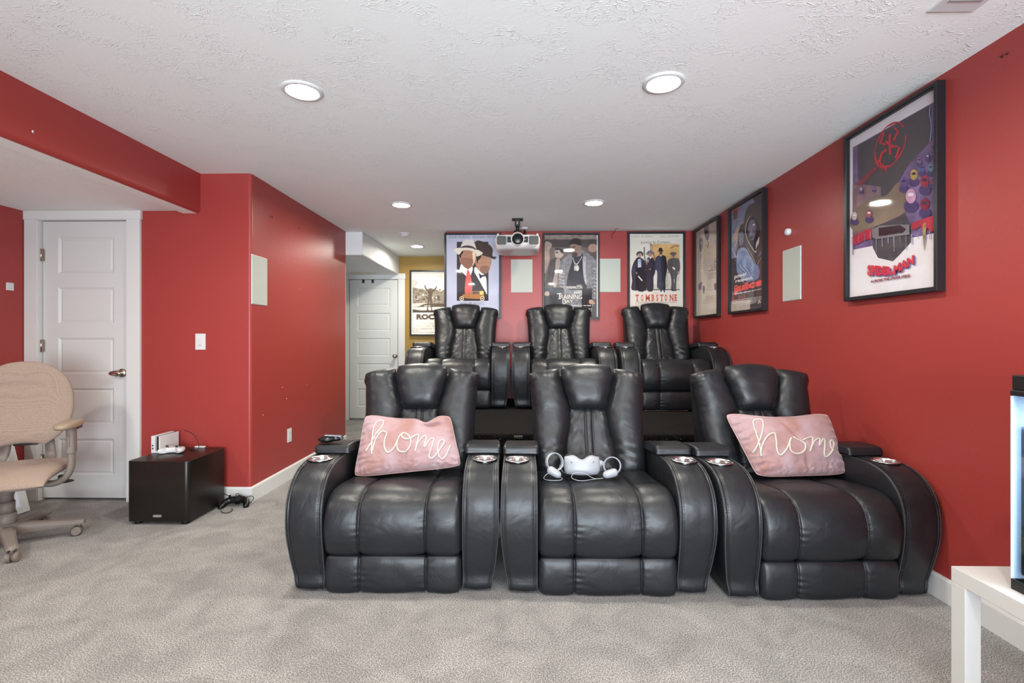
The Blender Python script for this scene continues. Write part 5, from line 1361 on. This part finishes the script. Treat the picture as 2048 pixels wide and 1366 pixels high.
vr_controller((.172, 2.575, .480), 0, 'white ring controller left of the headset on the middle front recliner', (.008, 0, .076), (.42, -1, .25), .046, (-.030, -.028, .050), (.040, -.045, .012), .0225,
              [(.040, -.045, .006), (.030, -.04, .006), (-.01, -.045, .030), (-.038, -.05, .022), (-.050, -.06, .004), (-.02, -.085, .003), (.030, -.085, .004), (.046, -.06, .004), (.040, -.045, .006)])
vr_controller((.482, 2.575, .479), 0, 'white ring controller right of the headset on the middle front recliner', (.006, 0, .058), (-.45, -1, .35), .044, (.028, -.030, .036), (-.052, -.045, .018), .0225,
              [(-.050, -.046, .006), (-.075, -.05, .004), (-.105, -.045, .006), (-.155, -.052, .034), (-.205, -.055, .032), (-.215, -.062, .010), (-.185, -.085, .004), (-.15, -.085, .004), (-.11, -.065, .004), (-.075, -.05, .004)])

# ================================================================== SIDE TABLE AND FISH TANK
t = thing('side_table', 'white square side table against the right wall under the fish tank', 'table', (1.675, 1.33, 0))
M_TAB = mat('white_lacquer', '#bcbab6', rough=.4)
mb = MB(); mb.bb((-.268, -.275, .420), (.268, .275, .469)); mb.build('tabletop', M_TAB, t, bevel=.0015)
for sx in (-1, 1):
    for sy in (-1, 1):
        mb = MB(); mb.bb((sx*.268-sx*.050, sy*.275-sy*.050, 0), (sx*.268, sy*.275, .420)); mb.build('leg', M_TAB, t, bevel=.0015)
t = thing('fish_tank', 'tall glass fish tank with black lid and blue glow on the white side table', 'aquarium', (1.69, 1.225, .469))
def glass_mat():
    m = bpy.data.materials.new('tank_glass'); m.use_nodes = True; nt = m.node_tree; nt.nodes.clear(); N = nt.nodes; L = nt.links
    o = N.new('ShaderNodeOutputMaterial'); tr = N.new('ShaderNodeBsdfTransparent'); tr.inputs[0].default_value = (.94, .97, .98, 1); g = N.new('ShaderNodeBsdfGlossy'); g.inputs['Roughness'].default_value = .02
    mx = N.new('ShaderNodeMixShader'); L.new(facing_mix(nt, .04, .8, 4), mx.inputs[0]); L.new(tr.outputs[0], mx.inputs[1]); L.new(g.outputs[0], mx.inputs[2]); L.new(mx.outputs[0], o.inputs[0]); return m
M_TG = glass_mat()
hx, hy, hz = .228, .232, .635
mb = MB()
rim = [(-hx-.004, -hy-.004), (hx+.004, -hy-.004), (hx+.004, hy+.004), (-hx-.004, hy+.004)]
mb.bb((-hx-.005, -hy-.005, 0), (hx+.005, hy+.005, .006))
for a_, b_ in (((-hx-.005, -hy-.005), (-hx, hy+.005)), ((hx, -hy-.005), (hx+.005, hy+.005)), ((-hx, -hy-.005), (hx, -hy)), ((-hx, hy), (hx, hy+.005))): mb.bb((*a_, .006), (*b_, .030))
mb.build('base_tray', M_BLACKP, t)
for nm, a_, b_ in (('pane', (-hx, -hy, .006), (-hx+.006, hy, hz-.06)), ('pane', (hx-.006, -hy, .006), (hx, hy, hz-.06)), ('pane', (-hx+.006, -hy, .006), (hx-.006, -hy+.006, hz-.06)), ('pane', (-hx+.006, hy-.006, .006), (hx-.006, hy, hz-.06))):
    mb = MB(); mb.bb(a_, b_); mb.build(nm, M_TG, t)
mb = MB(); mb.bb((-hx-.007, -hy-.007, hz-.062), (hx+.007, hy+.007, hz-.045)); mb.bb((-hx-.004, -hy-.004, hz-.045), (hx+.004, hy+.004, hz)); mb.build('lid', mat('black_lid', '#1d1a1b', rough=.35), t, bevel=.003)
mb = MB(); mb.bb((hx-.012, -hy+.01, .03), (hx-.008, hy-.01, hz-.065)); mb.bb((-hx-.004, hy+.0055, .031), (hx+.004, hy+.0075, hz-.063)); mb.build('backdrop', mat('blue_backdrop', '#aebfd8', rough=.6), t)
def water_mat():
    m = bpy.data.materials.new('tank_water'); m.use_nodes = True; nt = m.node_tree; nt.nodes.clear(); N = nt.nodes; L = nt.links
    o = N.new('ShaderNodeOutputMaterial'); tr = N.new('ShaderNodeBsdfTransparent'); tr.inputs[0].default_value = (.93, .96, 1, 1); g = N.new('ShaderNodeBsdfGlossy'); g.inputs['Roughness'].default_value = .03
    mx = N.new('ShaderNodeMixShader'); mx.inputs[0].default_value = .12; L.new(tr.outputs[0], mx.inputs[1]); L.new(g.outputs[0], mx.inputs[2]); L.new(mx.outputs[0], o.inputs[0]); return m
mb = MB(); mb.bb((-hx+.0065, -hy+.0065, .05), (hx-.013, hy-.013, .485)); mb.build('water', water_mat(), t)
mb = MB(); rnd = random.Random(5)
for k in range(420):
    x = rnd.uniform(-hx+.012, hx-.02); y = rnd.uniform(-hy+.012, hy-.02); z = rnd.uniform(.010, .045+.02*(k % 3 == 0)); r = rnd.uniform(.005, .009)
    mb.sphere((x, y, z), (r, r*.9, r*.7), rnd.randrange(4), 8, 5)
g_ = mb.build('gravel', [mat('gravel_pink', '#d8497c', rough=.5), mat('gravel_green', '#4f9a5c', rough=.5), mat('gravel_yellow', '#d9cf5b', rough=.5), mat('gravel_purple', '#6b3f7c', rough=.5)], t); g_['kind'] = 'stuff'
mb = MB()
for k in range(34):
    x, y = -hx+.03+rnd.uniform(0, .16), hy-.05-rnd.uniform(0, .3); h_ = rnd.uniform(.07, .18); dx = rnd.uniform(-.04, .04)
    mb.tube(catmull([Vector(p) for p in [(x, y, .035), (x+dx*.3, y, .035+h_*.5), (x+dx, y+rnd.uniform(-.03, .03), .035+h_)]], 4), lambda s_: .004*(1-s_)+.001, 6)
mb.build('plastic_plant', mat('pale_yellow_plant', '#d6cf8c', rough=.5), t)
l = light_area('tank_light', (0, 0, hz-.075), (0, 0, 0), .30, .30, 6, (.95, .97, 1)); l.parent = t

# ================================================================== WHITE PANEL LEANING IN THE ALCOVE
t = thing('leaning_panel', 'white framed panel leaning against the left wall behind the office chair', 'panel', (-3.50, 3.02, 0))
t.rotation_euler = (0, math.radians(-16), math.radians(-6))
mb = MB(); mb.bb((0, -.30, 0), (.02, .30, .60)); mb.build('panel', mat('pale_panel', '#dfe6ee', rough=.3), t)
mb = MB()
for a_, b_ in (((-.003, -.32, -.0), (.028, -.27, .64)), ((-.003, .27, -.0), (.028, .32, .64)), ((-.003, -.27, 0), (.028, .27, .045)), ((-.003, -.27, .595), (.028, .27, .64))): mb.bb(a_, b_)
mb.build('frame', M_TRIM, t, bevel=.002)
mb = MB(); mb.bb((.0201, .235, .045), (.0215, .240, .595)); mb.build('edge_line', mat('slate_line', '#5f6f88'), t)
# ================================================================== OFFICE CHAIR
def fabric():
    m = mat('beige_weave', '#ab9686', rough=.9, spec=.15, sheen=.2); nt, b = nodes_of(m); N = nt.nodes; L = nt.links
    tc = N.new('ShaderNodeTexCoord'); v = N.new('ShaderNodeTexVoronoi'); v.inputs['Scale'].default_value = 400; v.inputs['Randomness'].default_value = .6; L.new(tc.outputs['Object'], v.inputs['Vector'])
    cr = N.new('ShaderNodeValToRGB'); e = cr.color_ramp.elements; e[0].color = (*lin('#b09d8f'), 1); e[1].color = (*lin('#8a786c'), 1); e[0].position = .15; e[1].position = .75
    L.new(v.outputs['Distance'], cr.inputs['Fac']); L.new(cr.outputs['Color'], b.inputs['Base Color'])
    bp = N.new('ShaderNodeBump'); bp.inputs['Strength'].default_value = .5; bp.inputs['Distance'].default_value = .0015; bp.invert = True; L.new(v.outputs['Distance'], bp.inputs['Height']); L.new(bp.outputs[0], b.inputs['Normal'])
    return m
M_FAB = fabric(); M_TAUPE = mat('taupe_plastic', '#7b716a', rough=.45, bump=(500, .2, 1, .0004)); M_TAN = mat('tan_armpad', '#988874', rough=.4)
t = thing('office_chair', 'beige fabric swivel office chair with taupe plastic arms on a wheeled base', 'office chair', (-3.0, 2.77, 0), math.radians(25))
# local: faces -y
def PB(a, b):
    z = .565+.505*(b+1)/2
    hw = .234*(max(0, 1-abs(b)**2.6*(.80 if b < 0 else .86)))**.5*(1-.02*b)
    y = .215+.05*(b+1)/2-.045*(1-a*a)*.5+.02*math.cos(b*2.2)
    return Vector((a*hw, y+.035*a*a*-1, z-.012*a*a)), Vector((0, -1, .08)).normalized()
mb = MB(); puff(mb, PB, 50, 50, .045, .03, 3.2, 3.6, lambda a, b, p: -.008*math.exp(-((b-.42+.10*a*a+.03*a)/.045)**2)*max(0, 1-abs(a+.25)**2*1.6)); mb.build('backrest', M_FAB, t)
mb = MB(); puff(mb, PB, 40, 40, -.012, .048, 3.2, 3.6); mb.build('backrest_shell', M_TAUPE, t)
for sx in (-1, 1):
    mb = MB(); mb.tube(catmull([Vector(p) for p in [(sx*.10, .235, .64), (sx*.105, .250, .54), (sx*.12, .225, .46), (sx*.15, .12, .400), (sx*.12, .02, .385)]], 8), (.026, .009), 12, flat=(1, 0, 0)); mb.build('back_support', M_TAUPE, t)
mb = MB(); mb.bb((-.06, .215, .545), (.06, .245, .562)); mb.build('tilt_knob', M_BLACKP, t, bevel=.004)
def PS(a, b):
    r = 1-.14*abs(a)**4*abs(b)**4
    return Vector((a*.25*(1-.10*max(0, b)**2), -.235+(.475)*(b+1)/2 if False else .01-.245*b*-1, .425-.040*max(0, -b)**3)), Vector((0, 0, 1))
mb = MB(); puff(mb, PS, 46, 46, .042, .030, 3.4, 3.4, qa=.38, qb=.38); mb.build('seat', M_FAB, t)
def PS2(a, b):
    p, n_ = PS(a*.98, b*.98); return p-Vector((0, 0, .012)), n_
mb = MB(); puff(mb, PS2, 36, 36, .004, .036, 4, 4); mb.bb((-.14, -.12, .355), (.14, .13, .392)); mb.build('seat_pan', M_TAUPE, t)
for sx in (-1, 1):
    mb = MB(); mb.tube(catmull([Vector(p) for p in [(sx*.08, .0, .372), (sx*.17, .0, .345), (sx*.225, .0, .345), (sx*.270, .0, .375), (sx*.293, .0, .43), (sx*.296, .0, .50), (sx*.296, .0, .56)]], 8), (.019, .025), 14, flat=(1, 0, 0)); ar = mb.build('arm_post', M_TAUPE, t)
    mb = MB(); mb.prism(rr(-.021, .021, -.032, .032, .016), .52, .672, 0, Matrix.Translation((sx*.296, 0, 0))); mb.prism(rr(-.003, .003, -.008, .008, .002), .56, .63, 0, Matrix.Translation((sx*.296-.0, -.032, 0))); mb.build('height_sleeve', M_TAUPE, ar, bevel=.003)
    mb = MB(); mb.bb((sx*.296-.02, .04, .655), (sx*.296+.02, .11, .675)); mb.build('width_lever', M_BLACKP, ar, bevel=.004)
    mb = MB(); mb.sphere((sx*.292, -.02, .694), (.048, .145, .025), 0, 32, 18, p=.72); mb.build('arm_pad', M_TAN, t)
mb = MB(); mb.bb((-.085, -.10, .335), (.085, .11, .372)); mb.cyl((0, 0, .30), (0, 0, .36), .036, 24); mb.build('mechanism', M_TAUPE, t, bevel=.006)
mb = MB(); mb.cyl((.05, .06, .335), (.16, .09, .328), .006, 10); mb.sphere((.215, .10, .326), (.062, .016, .012)); mb.box((.245, .02, .372), (.03, .03, .022)); mb.build('lever', M_BLACKP, t)
mb = MB()
for r_, z0, z1 in ((.032, .26, .335), (.038, .195, .262), (.044, .11, .198)): mb.cyl((0, 0, z0), (0, 0, z1), r_, 28)
mb.build('gas_column', M_TAUPE, t)
mb = MB(); mb.lathe([(.052, .065), (.062, .08), (.060, .12), (.046, .135)], (0, 0, 0), 'Z', 28); mb.build('base_hub', M_TAUPE, t)
rz0 = t.rotation_euler.z
for k in range(5):
    ang = math.radians(-39)-rz0+k*2*PI/5
    d_ = Vector((math.cos(ang), math.sin(ang), 0)); s_ = Vector((-d_.y, d_.x, 0))
    mb = MB(); secs = []
    for r_, w_, zt, zb in ((.03, .036, .128, .065), (.10, .032, .125, .068), (.20, .028, .112, .070), (.29, .026, .100, .068), (.325, .030, .098, .070), (.345, .024, .094, .072), (.352, .010, .088, .076)):
        secs.append([d_*r_+s_*w_*x+Vector((0, 0, z)) for x, z in ((-1, zb), (1, zb), (1, zt-.014), (.55, zt), (-.55, zt), (-1, zt-.014))])
    n = 6; vs = [q for r in secs for q in r]
    mb.add(vs, [(j*n+i, j*n+(i+1) % n, (j+1)*n+(i+1) % n, (j+1)*n+i) for j in range(len(secs)-1) for i in range(n)]+[tuple(range(n-1, -1, -1)), tuple((len(secs)-1)*n+i for i in range(n))], 0, True)
    lg = mb.build('base_leg', M_TAUPE, t, bevel=.004)
    mb = MB(); c_ = d_*.322; ax = Vector((math.cos(ang+1.1+.5*k), math.sin(ang+1.1+.5*k), 0)); side = Vector((-ax.y, ax.x, 0))
    cc = c_+side*.012+Vector((0, 0, .029))
    for sg in (-1, 1): mb.cyl(cc+ax*sg*.005, cc+ax*sg*.024, .029, 24); mb.cyl(cc+ax*sg*.024, cc+ax*sg*.028, .029, 24, r2=.020)
    mb.cyl(cc-ax*.006, cc+ax*.006, .014, 12); mb.cyl(c_+Vector((0, 0, .045)), c_+Vector((0, 0, .075)), .009, 12)
    mb.sphere(cc+Vector((0, 0, .006)), (.018, .018, .028)); mb.build('caster', mat('dark_taupe', '#7b6f66', rough=.4), lg)
